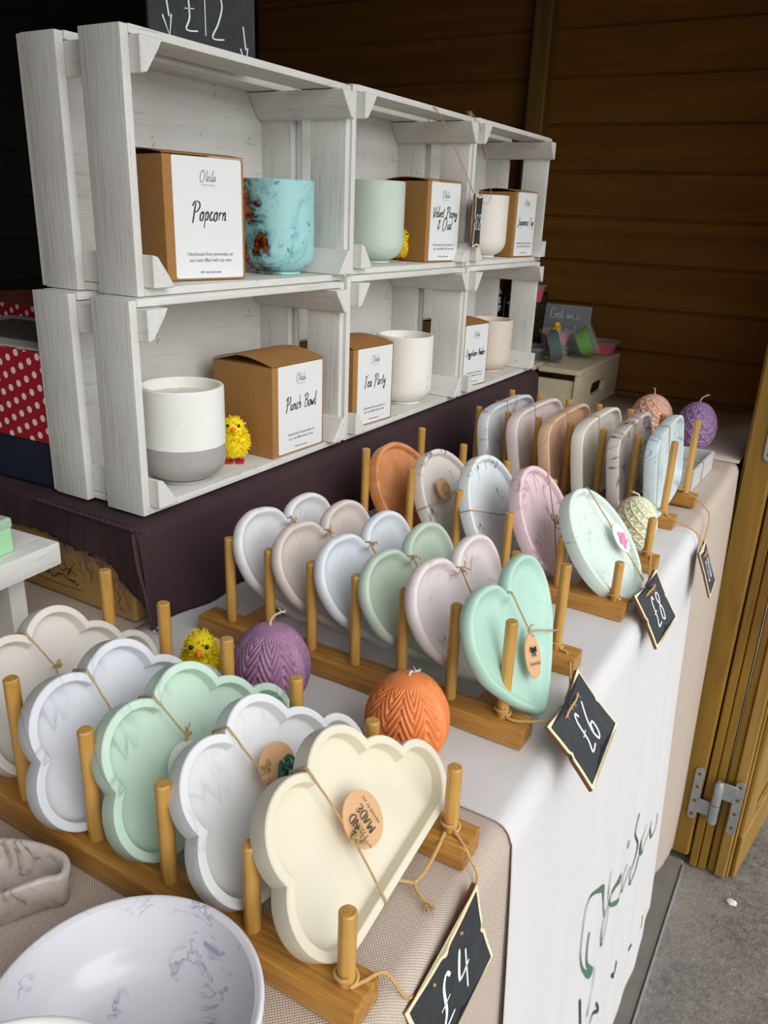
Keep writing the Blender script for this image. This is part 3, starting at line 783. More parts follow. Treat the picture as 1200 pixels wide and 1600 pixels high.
# ------------------------------------------------------------------ chicks
def chick(x, y, z, s, yaw, label, mat, flat=False):
    t = thing('toy_chick', label, 'toy', (x, y, z), yaw)
    bm = BM(); rr = random.Random(5)
    bmesh.ops.create_icosphere(bm, subdivisions=4, radius=1)
    def rad(d):
        body = Vector((0, 0, .42)); head = Vector((.10, 0, .80))
        best = 0
        for c, q in ((body, (.33, .30, .38)), (head, (.23, .22, .21))):
            o_ = Vector((0, 0, .5)) - c; a = sum((d[i] / q[i]) ** 2 for i in range(3)); b = 2 * sum(d[i] * o_[i] / q[i] ** 2 for i in range(3)); c_ = sum((o_[i] / q[i]) ** 2 for i in range(3)) - 1
            disc = b * b - 4 * a * c_
            if disc > 0: best = max(best, (-b + math.sqrt(disc)) / (2 * a))
        return best
    pts = []
    for v in bm.verts:
        d = v.co.normalized(); r_ = rad(d) * (1 + .03 * sin(d.x * 30) * sin(d.z * 27) + .02 * rr.random())
        p = Vector((0, 0, .5)) + d * r_
        p.z = max(p.z, .10); v.co = p * s; pts.append((v.co.copy(), d))
    for p, d in pts * 2:
        if rr.random() < .5 and p.z > .12 * s:
            dd = (d + Vector((rr.uniform(-.5, .5), rr.uniform(-.5, .5), rr.uniform(-.8, .3)))).normalized()
            side = dd.cross(EZ); side = side.normalized() * s * .022 if side.length > .01 else EX * s * .022
            l = s * rr.uniform(.05, .12)
            q = p - d * s * .01
            bm.faces.new([bm.verts.new(q - side), bm.verts.new(q + side), bm.verts.new(q + dd * l)])
            s2 = side.cross(dd).normalized() * s * .022
            bm.faces.new([bm.verts.new(q - s2), bm.verts.new(q + s2), bm.verts.new(q + dd * l)])
    obj('body', bm, mat, t, ang=180)
    bm = BM(); tube(bm, [(.30 * s, 0, .80 * s), (.36 * s, 0, .785 * s), (.42 * s, 0, .76 * s)], [.065 * s, .045 * s, .008 * s], 8); obj('beak', bm, M['beak'], t)
    for yy in (-.12, .12):
        bm = BM(); bmesh.ops.create_icosphere(bm, subdivisions=2, radius=.036 * s)
        for v in bm.verts: v.co += Vector((.295 * s, yy * s, .87 * s))
        obj('eye', bm, M['bead'], t)
        bm = BM()
        box(bm, (-.02 * s, yy * s - .09 * s, 0.0002), (.30 * s, yy * s + .09 * s, .035 * s), .012 * s); tube(bm, [(.08 * s, yy * s, .03 * s), (.05 * s, yy * s, .14 * s)], .03 * s, 6)
        obj('foot', bm, M['red'], t)
    return t
chick(-.4835, .5530, FL, .0420, -.9, 'small yellow fluffy chick with red feet beside the two-tone jar', M['down'])
chick(-.5120, .9080, FU2, .036, -.2, 'yellow fluffy chick mostly hidden behind the pale green jar', M['down'])
chick(-.3480, .3570, .0024, .0440, -.9, 'yellow fluffy chick on the cloth between the cloud rack and the heart rack', M['down_dull'])

# ------------------------------------------------------------------ racks
def rack(x0, x1, yn, yf, near, far, label, bw=.0205, bh=.0142, z=.0027, yaw=0, cross=None):
    t = thing('plate_rack', label, 'rack', (x1, yn, z), yaw, 'bamboo plate racks')
    dy = yf - yn
    for y in (0, dy):
        bm = BM(); box(bm, (x0 - x1, y - bw / 2, 0), (0, y + bw / 2, bh), .0012, seg=2); obj('rail', bm, M['bam_x'], t)
    for y, ps in ((0, near), (dy, far)):
        for x, top in ps:
            bm = BM(); h = top - z
            tube(bm, [(0, 0, 0), (0, 0, h - bh - .0008), (0, 0, h - bh)], [.004, .004, .0033], 20)
            p = obj('peg', bm, M['bam_z'], t); p.location = (x - x1, y, bh - .0003)
    for x in (cross or (x0 + .03, x1 - .045)):
        bm = BM(); box(bm, (-.008, bw / 2 - .001, 0), (.008, dy - bw / 2 + .001, .006), .001); p = obj('crossbar', bm, M['bam_y'], t); p.location = (x - x1, 0, .0005)
    return t
lin = lambda x, xa, za, xb, zb: za + (x - xa) * (zb - za) / (xb - xa)
n1 = [-.387, -.3365, -.2820, -.2310, -.1797, -.1292]; f1 = [-.386, -.335, -.284, -.233, -.182, -.1318]
rack(-.415, -.1185, .2085, .3130, [(x, lin(x, -.335, .0905, -.129, .0550)) for x in n1], [(x, lin(x, -.386, .0990, -.131, .0560)) for x in f1], 'graded bamboo plate rack holding the five cloud trays', z=.0014, cross=(-.39, -.36))
n2 = [-.1480 - .0382 * k for k in range(7)]
rack(-.4035, -.1300, .4225, .5270, [(x, .0868) for x in n2], [(x, .0868) for x in n2], 'bamboo plate rack holding the six heart trays', cross=(-.375, -.166))
n3 = [-.1335 - .0510 * k for k in range(6)]
rack(-.415, -.1225, .6355, .7510, [(x, lin(x, -.388, .1065, -.133, .0525)) for x in n3], [(x, lin(x, -.388, .1035, -.133, .0565)) for x in n3], 'graded bamboo plate rack holding the five round coasters')
n4 = [-.1475 - .0400 * k for k in range(7)]
rack(-.415, -.1330, .8840, .9765, [(x, .1010) for x in n4], [(x, .1080) for x in n4], 'tall bamboo plate rack holding the six rectangular trays', yaw=R(-3.5), z=.0026, bw=.018)

# ------------------------------------------------------------------ trays
# the cloud outline is a union of five round lobes on a flat base; every rim line is the same union drawn in by w
LOBES = [(-.0413, .0261, .0261), (-.0331, .0534, .0258), (.0017, .0560, .0254), (.0206, .0349, .0264), (.0456, .0211, .0211)]
def cloud_shape(w):
    L = [(a, b, c - w) for a, b, c in LOBES[::-1]]; cuts = []
    for (x0, y0, r0), (x1, y1, r1) in zip(L, L[1:]):
        dx, dy = x1 - x0, y1 - y0; d = math.hypot(dx, dy); a = (r0 * r0 - r1 * r1 + d * d) / (2 * d); h = math.sqrt(max(0, r0 * r0 - a * a))
        P = [(x0 + a * dx / d + s_ * h * dy / d, y0 + a * dy / d - s_ * h * dx / d) for s_ in (-1, 1)]
        cuts.append(max(P, key=lambda p: math.hypot(p[0], p[1] - .03)))
    out = []; N = (70, 44, 60, 60, 70)
    for k, (cx_, cy_, rr_) in enumerate(L):
        a0 = -pi / 2 if k == 0 else math.atan2(cuts[k - 1][1] - cy_, cuts[k - 1][0] - cx_)
        a1 = 3 * pi / 2 if k == 4 else math.atan2(cuts[k][1] - cy_, cuts[k][0] - cx_)
        while a1 < a0: a1 += 2 * pi
        while a1 - a0 > 2 * pi: a1 -= 2 * pi
        for i in range(N[k]): a = a0 + (a1 - a0) * i / N[k]; out.append((cx_ + rr_ * cos(a), cy_ + rr_ * sin(a)))
    xa, xb = L[4][0], L[0][0]
    return out + [(xa + (xb - xa) * i / 24, w) for i in range(24)]
HT = [(0, 86), (5, 94), (14, 99.5), (28, 102), (41, 101), (54, 94.5), (61, 84), (63, 74), (61.5, 63), (55, 47.5), (40, 30), (24, 15), (8, 2.5), (0, 0)]
HT = [(a / 1000, b / 1000) for a, b in HT] + [(-a / 1000, b / 1000) for a, b in HT[-2:0:-1]]
HEART = resample(HT, [0], .0015)
DISC = [(.0550 * cos(2 * pi * k / 120), .0550 + .0550 * sin(2 * pi * k / 120)) for k in range(120)]
def superell(w, h, e, n=140):
    o = []
    for k in range(n):
        a = 2 * pi * k / n; c, s = cos(a), sin(a)
        o.append((math.copysign(abs(c) ** (2 / e), c) * w / 2, h / 2 + math.copysign(abs(s) ** (2 / e), s) * h / 2))
    return resample(o, None, .0022)
RECT = superell(.160, .0943, 4.6)
P_CLOUD = [(.0016, -.0116), (.0004, -.0111), (0, -.0104), (0, -.0006), (.0006, 0), (.0042, 0), (.0046, -.0004), (.0054, -.0064), (.0060, -.0070), (.0070, -.0072)]
P_HEART = [(.0040, -.0105), (.0018, -.0094), (.0004, -.0070), (0, -.0045), (.0004, -.0022), (.0014, -.0006), (.0026, 0), (.0040, -.0003), (.0052, -.0016), (.0068, -.0038), (.0092, -.0052), (.0125, -.0058)]
P_DISC = [(.0020, -.0130), (.0004, -.0122), (0, -.0110), (0, -.0010), (.0005, -.0002), (.0012, 0), (.0038, 0), (.0046, -.0004), (.0052, -.0014), (.0062, -.0050), (.0080, -.0058), (.0100, -.0060)]
P_RECT = [(.0022, -.0140), (.0006, -.0132), (0, -.0120), (0, -.0008), (.0005, -.0001), (.0010, 0), (.0034, 0), (.0040, -.0004), (.0044, -.0012), (.0054, -.0062), (.0070, -.0072), (.0090, -.0074)]
MESH = {}
def tray_root(kind, outline, prof, mat, ps, name, label, cat, group):
    t = thing(name, label, cat, group=group)
    pose(t, *ps)
    if kind not in MESH:
        o = obj('dish', rings_mesh(outline, prof, .85, cloud_shape if kind == 'cloud' else None), mat, t, ang=30 if kind == 'cloud' else 50); MESH[kind] = o.data
    else:
        me = MESH[kind].copy(); me.materials.clear(); o = link('dish', me, t, mat)
    return t
def knot(bm, p, s, seed=0, r=.0005):
    q = random.Random(seed); p = Vector(p)
    for k in range(9):
        pts = [p]
        for j in range(3): pts.append(pts[-1] + Vector((q.uniform(.0, .5), q.uniform(-1, 1), q.uniform(-1, 1))) * s * .5)
        tube(bm, smooth_path(pts, 3), r, 5)
def twine(t, front, T, mat='twine', knots=(), r=.00062, seed=0, lift=.0011, wob=.0002):
    """front: list of (y, z) across the front rim plane; then round the back at -T."""
    bm = BM(); q = random.Random(seed)
    F = [Vector((lift, a, b)) for a, b in front]
    a, b = front[0], front[-1]
    pts = []
    for i in range(len(F) - 1):
        for j in range(8):
            p = F[i].lerp(F[i + 1], j / 8); p += Vector((0, q.uniform(-wob, wob), q.uniform(-wob, wob))); pts.append(p)
    pts.append(F[-1])
    d0 = (Vector((0, *a)) - Vector((0, *b))).normalized() * .0012
    pts = [F[0] + d0 * .8 + Vector((-.0012, 0, 0))] + pts + [F[-1] - d0 * .8 + Vector((-.0012, 0, 0))]
    back = [Vector((-T + .001, b[0], b[1])) - d0, Vector((-T - .0012, b[0], b[1])) + d0]
    for j in range(1, 6): back.append(Vector((-T - .0012, b[0] + (a[0] - b[0]) * j / 6, b[1] + (a[1] - b[1]) * j / 6)))
    back += [Vector((-T - .0012, a[0], a[1])) - d0, Vector((-T + .001, a[0], a[1])) + d0]
    tube(bm, pts + back, r, 6, closed=True)
    for k, (p, s) in enumerate(knots): knot(bm, (lift, *p), s, seed + k, r * .75)
    return obj('twine', bm, M[mat], t)
def disc_tag(t, y, z, ry, rz, mat, tilt=0, x=.0016, hole=None, thick=.0007, rot=0, label=None):
    bm = BM(); n = 48; fr, bk = [], []
    for k in range(n):
        a = 2 * pi * k / n; u, v = ry * cos(a), rz * sin(a); u, v = u * cos(rot) - v * sin(rot), u * sin(rot) + v * cos(rot)
        xx = x + tilt * u
        fr.append(bm.verts.new((xx + thick, y + u, z + v))); bk.append(bm.verts.new((xx, y + u, z + v)))
    bm.faces.new(fr); bm.faces.new(bk[::-1])
    for k in range(n): bm.faces.new((fr[k], bk[k], bk[(k + 1) % n], fr[(k + 1) % n]))
    bmesh.ops.recalc_face_normals(bm, faces=bm.faces[:])
    o = obj('tag', bm, mat, t, ang=30)
    if label: o['label'] = label
    return o

GC = 'cloud shaped trays in the nearest rack'
clouds = [((-.3516, .2718, .0168, .4566, .1207, .0249), plaster('cloud_ivory', 'd9d2ca', 'b0a59a', .2, 5), 'pale beige marbled cloud tray, cut by the left photo edge'),
 ((-.2858, .2575, .0200, .4067, .0021, .0496), plaster('cloud_lilac', 'd5d6dc', '9a9aa6', .5, 6), 'lilac-white cloud tray with grey veins behind the mint cloud'),
 ((-.2409, .2677, .0170, .4876, -.008, .0735), plaster('cloud_mint', 'c4dcca', '84a090', .6, 6, cloud='b2d0bc'), 'mint green cloud tray with a white round tag'),
 ((-.1851, .2677, .0190, .6106, .0315, .0474), plaster('cloud_white', 'dfe0e0', 'acaeb2', .35, 7), 'bright white cloud tray with a green bow tag behind the cream cloud'),
 ((-.1351, .2683, .0200, .5999, -.0024, .0977), plaster('cloud_cream', 'ddd5bf', 'c9bfa2', .12, 6, cloud='d5ccb0'), 'cream cloud tray in front with a kraft HAND MADE tag')]
for i, (ps, mt, lb) in enumerate(clouds):
    t = tray_root('cloud', cloud_shape(0), P_CLOUD, mt, ps, 'cloud_tray', lb, 'tray', GC)
    fr = [[(-.0172, .0745), (-.010, .048), (-.018, .001)], [(-.0163, .0745), (-.0124, .0435), (-.018, .001)], [(-.0168, .0745), (-.0105, .0475), (-.018, .001)], [(-.0146, .0748), (-.0112, .0443), (-.018, .001)], [(-.0168, .0745), (-.0155, .036), (-.0187, .0008)]][i]
    twine(t, fr, .0116, seed=i, knots=[(fr[1], .004 if i != 3 else .008)])
    if i == 2:
        tg = disc_tag(t, -.0175, .0325, .0125, .0135, M['paper'], .05, label='white round tag with a handwritten letter')
        bm = BM(); handtext(bm, 'H', .0075, Vector((.0028, -.0225, .0335)), EY, EZ, EX, .0005, .2); handtext(bm, 'andmade', .005, Vector((.0028, -.014, .0335)), EY, EZ, EX, .0004, .2)
        obj('writing', bm, M['ink'], tg, smooth=False)
    if i == 3:
        tg = disc_tag(t, -.0010, .0440, .0125, .0110, M['kraft_tag'], .03, label='kraft tag with green yarn bow')
        bm = BM(); knot(bm, (.0032, .003, .040), .012, 4, .0009); knot(bm, (.0032, .000, .040), .010, 9, .0009); obj('yarn_bow', bm, plain('green_yarn', '2f6f62', .9), tg)
    if i == 4:
        tg = disc_tag(t, -.0052, .0372, .0125, .0138, M['kraft_tag'], .06, label='kraft round tag with black hand lettering')
        U, V = EZ, -EY
        bm = BM(); N = Vector((1, -.06, 0)).normalized()
        handtext(bm, 'HAND', .0050, Vector((.0026, -.0085, .0372)), U, V, N, .0006, 0, .12, off=.0002)
        handtext(bm, 'MADE', .0050, Vector((.0030, -.0020, .0372)), U, V, N, .0006, 0, .12, off=.0002)
        obj('lettering', bm, M['ink'], tg, smooth=False)
        printed('print_line', 'especially for you', .0022, M['ink'], tg, basis(Vector((.0034, .0015, .0372)), U, V, N), .2)
        bm = BM(); knot(bm, (.003, -.0150, .0345), .006, 3); obj('knot', bm, M['twine'], tg)

GH = 'heart shaped trays in the second rack'
hearts = [((-.3408, .4732, .0050, .3095, .0201, -.0867), plaster('heart_white', 'e0dfe2', 'b8b6ba', .3, 9), 'white heart tray at the far left end of the heart rack'),
 ((-.2973, .4763, .0066, .3693, -.0056, -.0014), plaster('heart_beige', 'd3c7bf', 'b5a79c', .3, 9), 'beige heart tray, second from the left in the heart rack'),
 ((-.2570, .4752, .0066, .3826, -.0122, .0068), plaster('heart_blue', 'd9dde4', 'b6bac6', .2, 9), 'cool blue-white heart tray in front of the beige heart'),
 ((-.2175, .4767, .0059, .4086, -.0233, .0439), plaster('heart_sage', 'b9c8b6', 'a0b4a0', .3, 9, cloud='c8d5c2'), 'sage green heart tray in the middle of the heart rack'),
 ((-.1814, .4670, .0073, .3501, -.0403, -.0216), plaster('heart_blush', 'e3d7d6', '8c5560', .5, 9, thresh=.56), 'blush pink heart tray with dark red veins on its lower edge'),
 ((-.1305, .4521, .0100, .4119, -.0006, .0002), plaster('heart_mint', 'aed2c2', '9cc2b2', .3, 9, cloud='bcd8ca'), 'mint green heart tray with an egg shaped kraft tag, nearest the front')]
for i, (ps, mt, lb) in enumerate(hearts):
    t = tray_root('heart', HEART, P_HEART, mt, (ps[0] + .003,) + ps[1:], 'heart_tray', lb, 'tray', GH)
    twine(t, [(.002, .0865), (.010, .0555), (.0555, .049 if i < 5 else .036)], .0105, seed=20 + i, knots=[((.0105, .0555) if i == 5 else (.003, .084), .005)], lift=.0006)
    if i == 5:
        tg = disc_tag(t, .0020, .0405, .0105, .0150, M['kraft_tag'], .03, rot=-.35, x=.0012, label='egg shaped kraft tag with a black bow print')
        N = EX; U = Vector((0, .94, -.34)); V = Vector((0, .34, .94)); o_ = Vector((.0026, .0035, .0440))
        bm = BM()
        for s_ in (-1, 1):
            for a, b in (((0, 0), (.0035, .0022)), ((.0035, .0022), (.0038, -.001)), ((.0038, -.001), (0, 0)), ((0, 0), (.0024, -.0042))):
                ribbon(bm, [(a[0] * s_, a[1]), (b[0] * s_, b[1])], .0013, o_, U, V, N, taper=False)
            ribbon(bm, [(0, 0), (.003 * s_, .0008)], .0022, o_, U, V, N, taper=False)
        obj('bow_print', bm, M['ink'], tg, smooth=False)
        printed('print_line', 'HANDMADE', .0028, M['ink'], tg, basis(Vector((.0026, .0005, .0345)), U, V, N), 0)

GO = 'round coaster trays in the third rack'
def orange_mat():
    s = NT('orange_stone'); v = s.map()
    c = s.mix(s.ramp(s.noise(v, 20, 5, .6, 2), [(.4, BW(0)), (.7, BW(.8))]), srgb('cf8146'), srgb('e0a57a'))
    return s.set(c, .4)
rounds = [((-.3353, .6892, .0061, .5569, .0048, 0), orange_mat(), 'terracotta orange round tray at the left end of its rack'),
 ((-.2873, .6893, .006, .5272, .0118, 0), plaster('round_cream', 'dbd3cb', '5a4238', .8, 7, thresh=.55), 'greige round tray with a kraft leaf tag, second from the left'),
 ((-.2427, .6827, .006, .4206, -.0036, 0), plaster('round_marble', 'dfe6e7', '333a3c', .9, 8, .008, thresh=.54), 'pale blue-white round tray with thin black veins'),
 ((-.1893, .689, .0057, .4934, .015, 0), plaster('round_pink', 'ddbfc5', '8b6470', .7, 9, cloud='e9d3d6', camt=.7), 'dusty pink marbled round tray'),
 ((-.1219, .6776, .0071, .6797, -.0366, 0), plaster('round_mint', 'd6e2d8', 'a3b8ac', .7, 12, .010, cloud='d3e6da', camt=.6), 'very pale mint round tray with a pink rose tag')]
for i, (ps, mt, lb) in enumerate(rounds):
    t = tray_root('disc', DISC, P_DISC, mt, ps, 'round_tray', lb, 'tray', GO)
    fr = [[(-.054, .046), (0, .050), (.054, .056)], [(-.054, .064), (-.010, .061), (.0535, .066)], [(-.0525, .070), (.010, .046), (.0545, .048)], [(.038, .0945), (.009, .051), (-.030, .009)], [(.022, .1052), (.0245, .050), (.0255, .0062)]][i]
    twine(t, fr, .013, seed=40 + i, knots=[(fr[1], .004 if i != 3 else .009)], lift=.0006, r=.0006)
    if i == 1:
        tg = disc_tag(t, -.0150, .0705, .0125, .0120, M['kraft_tag'], -.03, x=.002, label='kraft round tag with dark leaf print')
        bm = BM()
        for k in range(7):
            a = k * .9; c = Vector((-.0125 + .005 * cos(a), .0695 + .004 * sin(a), 0))
            ribbon(bm, [(c.x, c.y), (c.x + .002 * cos(a + 1), c.y + .0025 * sin(a + 1))], .0017, Vector((.0034, 0, 0)), EY, EZ, EX)
        obj('leaf_print', bm, plain('leaf_green_ink', '3d4a38', .8), tg, smooth=False)
    if i == 4:
        tg = disc_tag(t, .0265, .0500, .0125, .0150, M['paper'], .02, x=.0016, rot=-.4, label='white oval tag with a pink rose')
        for k in range(9):
            a = k * 2.4; rr_ = .0018 + .0008 * k * .8; bm = BM(); bmesh.ops.create_icosphere(bm, subdivisions=2, radius=1)
            for v in bm.verts: v.co = Vector((v.co.x * .0012, v.co.y * .0034, v.co.z * .0026))
            mm = Matrix.Rotation(a, 3, 'X')
            for v in bm.verts: v.co = mm @ (v.co + Vector((0, rr_, 0))) + Vector((.0032 - k * .00012, .0268, .0475))
            obj('petal', bm, M.setdefault('rose', plain('pink_rose', 'e08cb4', .7)), tg)

GR = 'rectangular trays in the far rack'
rects = [((-.3411, .921, .0170, .1336, .0014, -.0109), plaster('rect_grey', 'd3d5d8', 'a8823c', .9, 9, .02, thresh=.55), 'pale grey rounded rectangular tray with gold flecks, left end of the far rack'),
 ((-.3012, .9258, .0170, .1871, -.0143, -.0055), plaster('rect_rose', 'dfd3d1', 'bbaaa8', .3, 9), 'pale rose rounded rectangular tray beside the grey one'),
 ((-.2621, .9163, .0170, .1516, -.0043, .009), plaster('rect_peach', 'd9b79b', 'b98a68', .6, 11, .03, cloud='c99c7a', camt=.7), 'peach marbled rounded rectangular tray'),
 ((-.2260, .9212, .0170, .1335, -.0102, .0039), plaster('rect_ivory', 'dedacb', 'b9b3a2', .25, 9), 'ivory rounded rectangular tray with an oval white tag'),
 ((-.1850, .9150, .0170, .135, .0067, .0246), plaster('rect_marbled', 'cfc4be', '3c2924', 1.0, 9, .02, thresh=.48), 'greige rectangular tray with dark brown marbling'),
 ((-.1492, .9251, .0172, .118, .0206, .0348), plaster('rect_blue', 'cfdde0', '6d8088', .9, 10, .008, thresh=.48), 'pale blue rectangular tray with thin grey veins, right end of the far rack')]
for i, (ps, mt, lb) in enumerate(rects):
    t = tray_root('rect', RECT, P_RECT, mt, ps, 'rectangular_tray', lb, 'tray', GR)
    u = [-.016, -.018, -.014, -.018, -.012, -.014][i]
    twine(t, [(u, .0943), (u - .002, .045), (u, .0003)], .014, seed=60 + i, knots=[((u - .002, .043), .004 if i != 5 else .009)], lift=.0006, r=.00055)
    if i == 3: disc_tag(t, -.018, .0360, .017, .0115, M['paper'], .02, label='white oval tag')

# ------------------------------------------------------------------ egg candles
def egg_r(u, Rr):   # u: 0 bottom .. 1 top -> radius
    th = pi * u; return Rr * sin(th) ** .92 * (1.0 - .16 * (u - .5))
def egg(x, y, z, Rr, Hh, mode, mat, label, wickp, n=168, mrows=120, cut=.07):
    t = thing('egg_candle', label, 'candle', (x, y, z), rnd.uniform(0, 1))
    bm = BM(); rows = []
    for i in range(mrows + 1):
        u = cut + (1 - cut) * i / mrows; th = pi * u
        zz = Hh * (1 - cos(th)) / 2; z0 = Hh * (1 - cos(pi * cut)) / 2
        r0 = Rr * sin(th) ** .95 * (1.10 - .22 * u)
        row = []
        for k in range(n):
            a = 2 * pi * k / n
            if mode == 'leaf':
                K = 9; q = (a / (2 * pi) * K) % 1; tri = abs(q - .5) * 2     # 0 at the column centre, 1 at its border
                ph = (u * 13 - tri * 2.5) % 1
                d = -.0024 * (.5 - .5 * cos(2 * pi * ph)) ** 1.6 + .0006
                if tri < .10 or tri > .92: d -= .0006
                fade = min(1, max(0, (.86 - u) / .06)) * min(1, max(0, (u - .10) / .05)); d *= fade
            else:
                K = 22; qa = a / (2 * pi) * K; qv = u * 15
                e1 = abs(((qa + qv) / 2 * 1.0) % 1 - .5) * 2; e2 = abs(((qa - qv) / 2 * 1.0) % 1 - .5) * 2; e3 = abs(qv % 1 - .5) * 2
                e = min(1 - e1, 1 - e2, (1 - e3)); d = -.0022 * min(1, max(0, e - .06) * 5) + .0006
                fade = min(1, max(0, (.93 - u) / .05)); d *= fade
            r_ = max(0, r0 + d * min(1, r0 / Rr * 1.5))
            row.append((r_ * cos(a), r_ * sin(a), zz - z0))
        rows.append(row)
    vr = [[bm.verts.new(p) for p in row] for row in rows[:-1]]
    topv = bm.verts.new((0, 0, rows[-1][0][2]))
    for a, b in zip(vr, vr[1:]):
        for k in range(n): bm.faces.new((a[k], a[(k + 1) % n], b[(k + 1) % n], b[k]))
    for k in range(n): bm.faces.new((vr[-1][k], vr[-1][(k + 1) % n], topv))
    bm.faces.new(vr[0][::-1])
    obj('wax_body', bm, mat, t, ang=180)
    top = rows[-1][0][2]
    bm = BM(); P = [(0, 0, top - .003)] + [(a, b, top + c) for a, b, c in wickp]
    sp = smooth_path(P, 6); tube(bm, sp, [.0008 + .0001 * sin(i * 1.7) for i in range(len(sp))], 8)
    q = random.Random(2)
    for k in range(6): e = Vector(P[-1]); tube(bm, [e, e + Vector((q.uniform(-1, 1), q.uniform(-1, 1), q.uniform(-.3, 1))) * .0025], .0003, 4)
    obj('wick', bm, M['wick'], t)
    return t
def waxy(name, a, b):
    s = NT(name); s.set(s.mix(s.noise(s.map(), 25, 3), srgb(a), srgb(b)), .42, Subsurface_Weight=.15); s.b.inputs['Subsurface Radius'].default_value = (.004, .003, .002); s.b.inputs['Subsurface Scale'].default_value = .5; return s.m
egg(-.2960, .3690, .0024, .0268, .0600, 'leaf', waxy('lilac_wax', '946a8c', 'a47c9c'), 'purple egg candle with a carved leaf pattern beside the heart rack', [(.0002, 0, .003), (.003, .001, .0075), (.007, .002, .010)])
egg(-.1900, .3690, .0024, .0262, .0590, 'leaf', waxy('orange_wax', 'e27c3c', 'ee9458'), 'orange egg candle with a carved leaf pattern behind the cream cloud', [(.0002, 0, .0015), (.002, .002, .002), (.0035, .001, .003)])
egg(-.1600, .8020, .0026, .0225, .0560, 'tri', waxy('ivory_wax', 'dcdcb8', 'e8e8cc'), 'ivory geometric egg candle behind the pale mint round tray', [(.0002, 0, .002), (-.004, -.001, .004), (-.007, -.001, .0045)], 176, 132)
egg(-.2520, 1.2600, .0012, .0330, .0760, 'tri', waxy('peach_wax', 'd9a58c', 'e4b8a2'), 'peach geometric egg candle near the wooden gel wax crate', [(0, 0, .003), (-.001, 0, .008)], 176, 132)
egg(-.1840, 1.2600, .0012, .0300, .0740, 'tri', waxy('violet_wax', '94709c', 'a482ac'), 'purple geometric egg candle at the far end of the table', [(0, 0, .003), (.004, .002, .008), (.009, .003, .010)], 176, 132)

# ------------------------------------------------------------------ small stone tray at the far end
t = thing('stone_tray', 'small grey concrete box tray tied with twine behind the far rack', 'tray', (-.1640, 1.1000, .0012), R(-2))
bm = BM(); w2, l2, h2 = .0225, .062, .0265
def ringrect(x0, x1, y0, y1, z): return [bm.verts.new(p) for p in ((x0, y0, z), (x1, y0, z), (x1, y1, z), (x0, y1, z))]
L = [ringrect(-w2, w2, -l2, l2, 0), ringrect(-w2, w2, -l2, l2, h2), ringrect(-w2 + .004, w2 - .004, -l2 + .004, l2 - .004, h2), ringrect(-w2 + .005, w2 - .005, -l2 + .005, l2 - .005, .006)]
for a, b in zip(L, L[1:]):
    for k in range(4): bm.faces.new((a[k], a[(k + 1) % 4], b[(k + 1) % 4], b[k]))
bm.faces.new(L[0][::-1]); bm.faces.new(L[-1]); bmesh.ops.bevel(bm, geom=bm.edges[:], offset=.0006, segments=1, affect='EDGES')
obj('dish', bm, plaster('grey_concrete', 'cfcfce', '8a8a8a', .4, 14, cloud='b9b9b8', camt=.8), t)
bm = BM(); tube(bm, [(-w2 - .0008, -.01, .0005), (-w2 - .0008, -.01, h2 + .0008), (w2 + .0008, -.01, h2 + .0008), (w2 + .0008, -.01, .0005)], .0007, 6); obj('twine', bm, M['twine'], t)

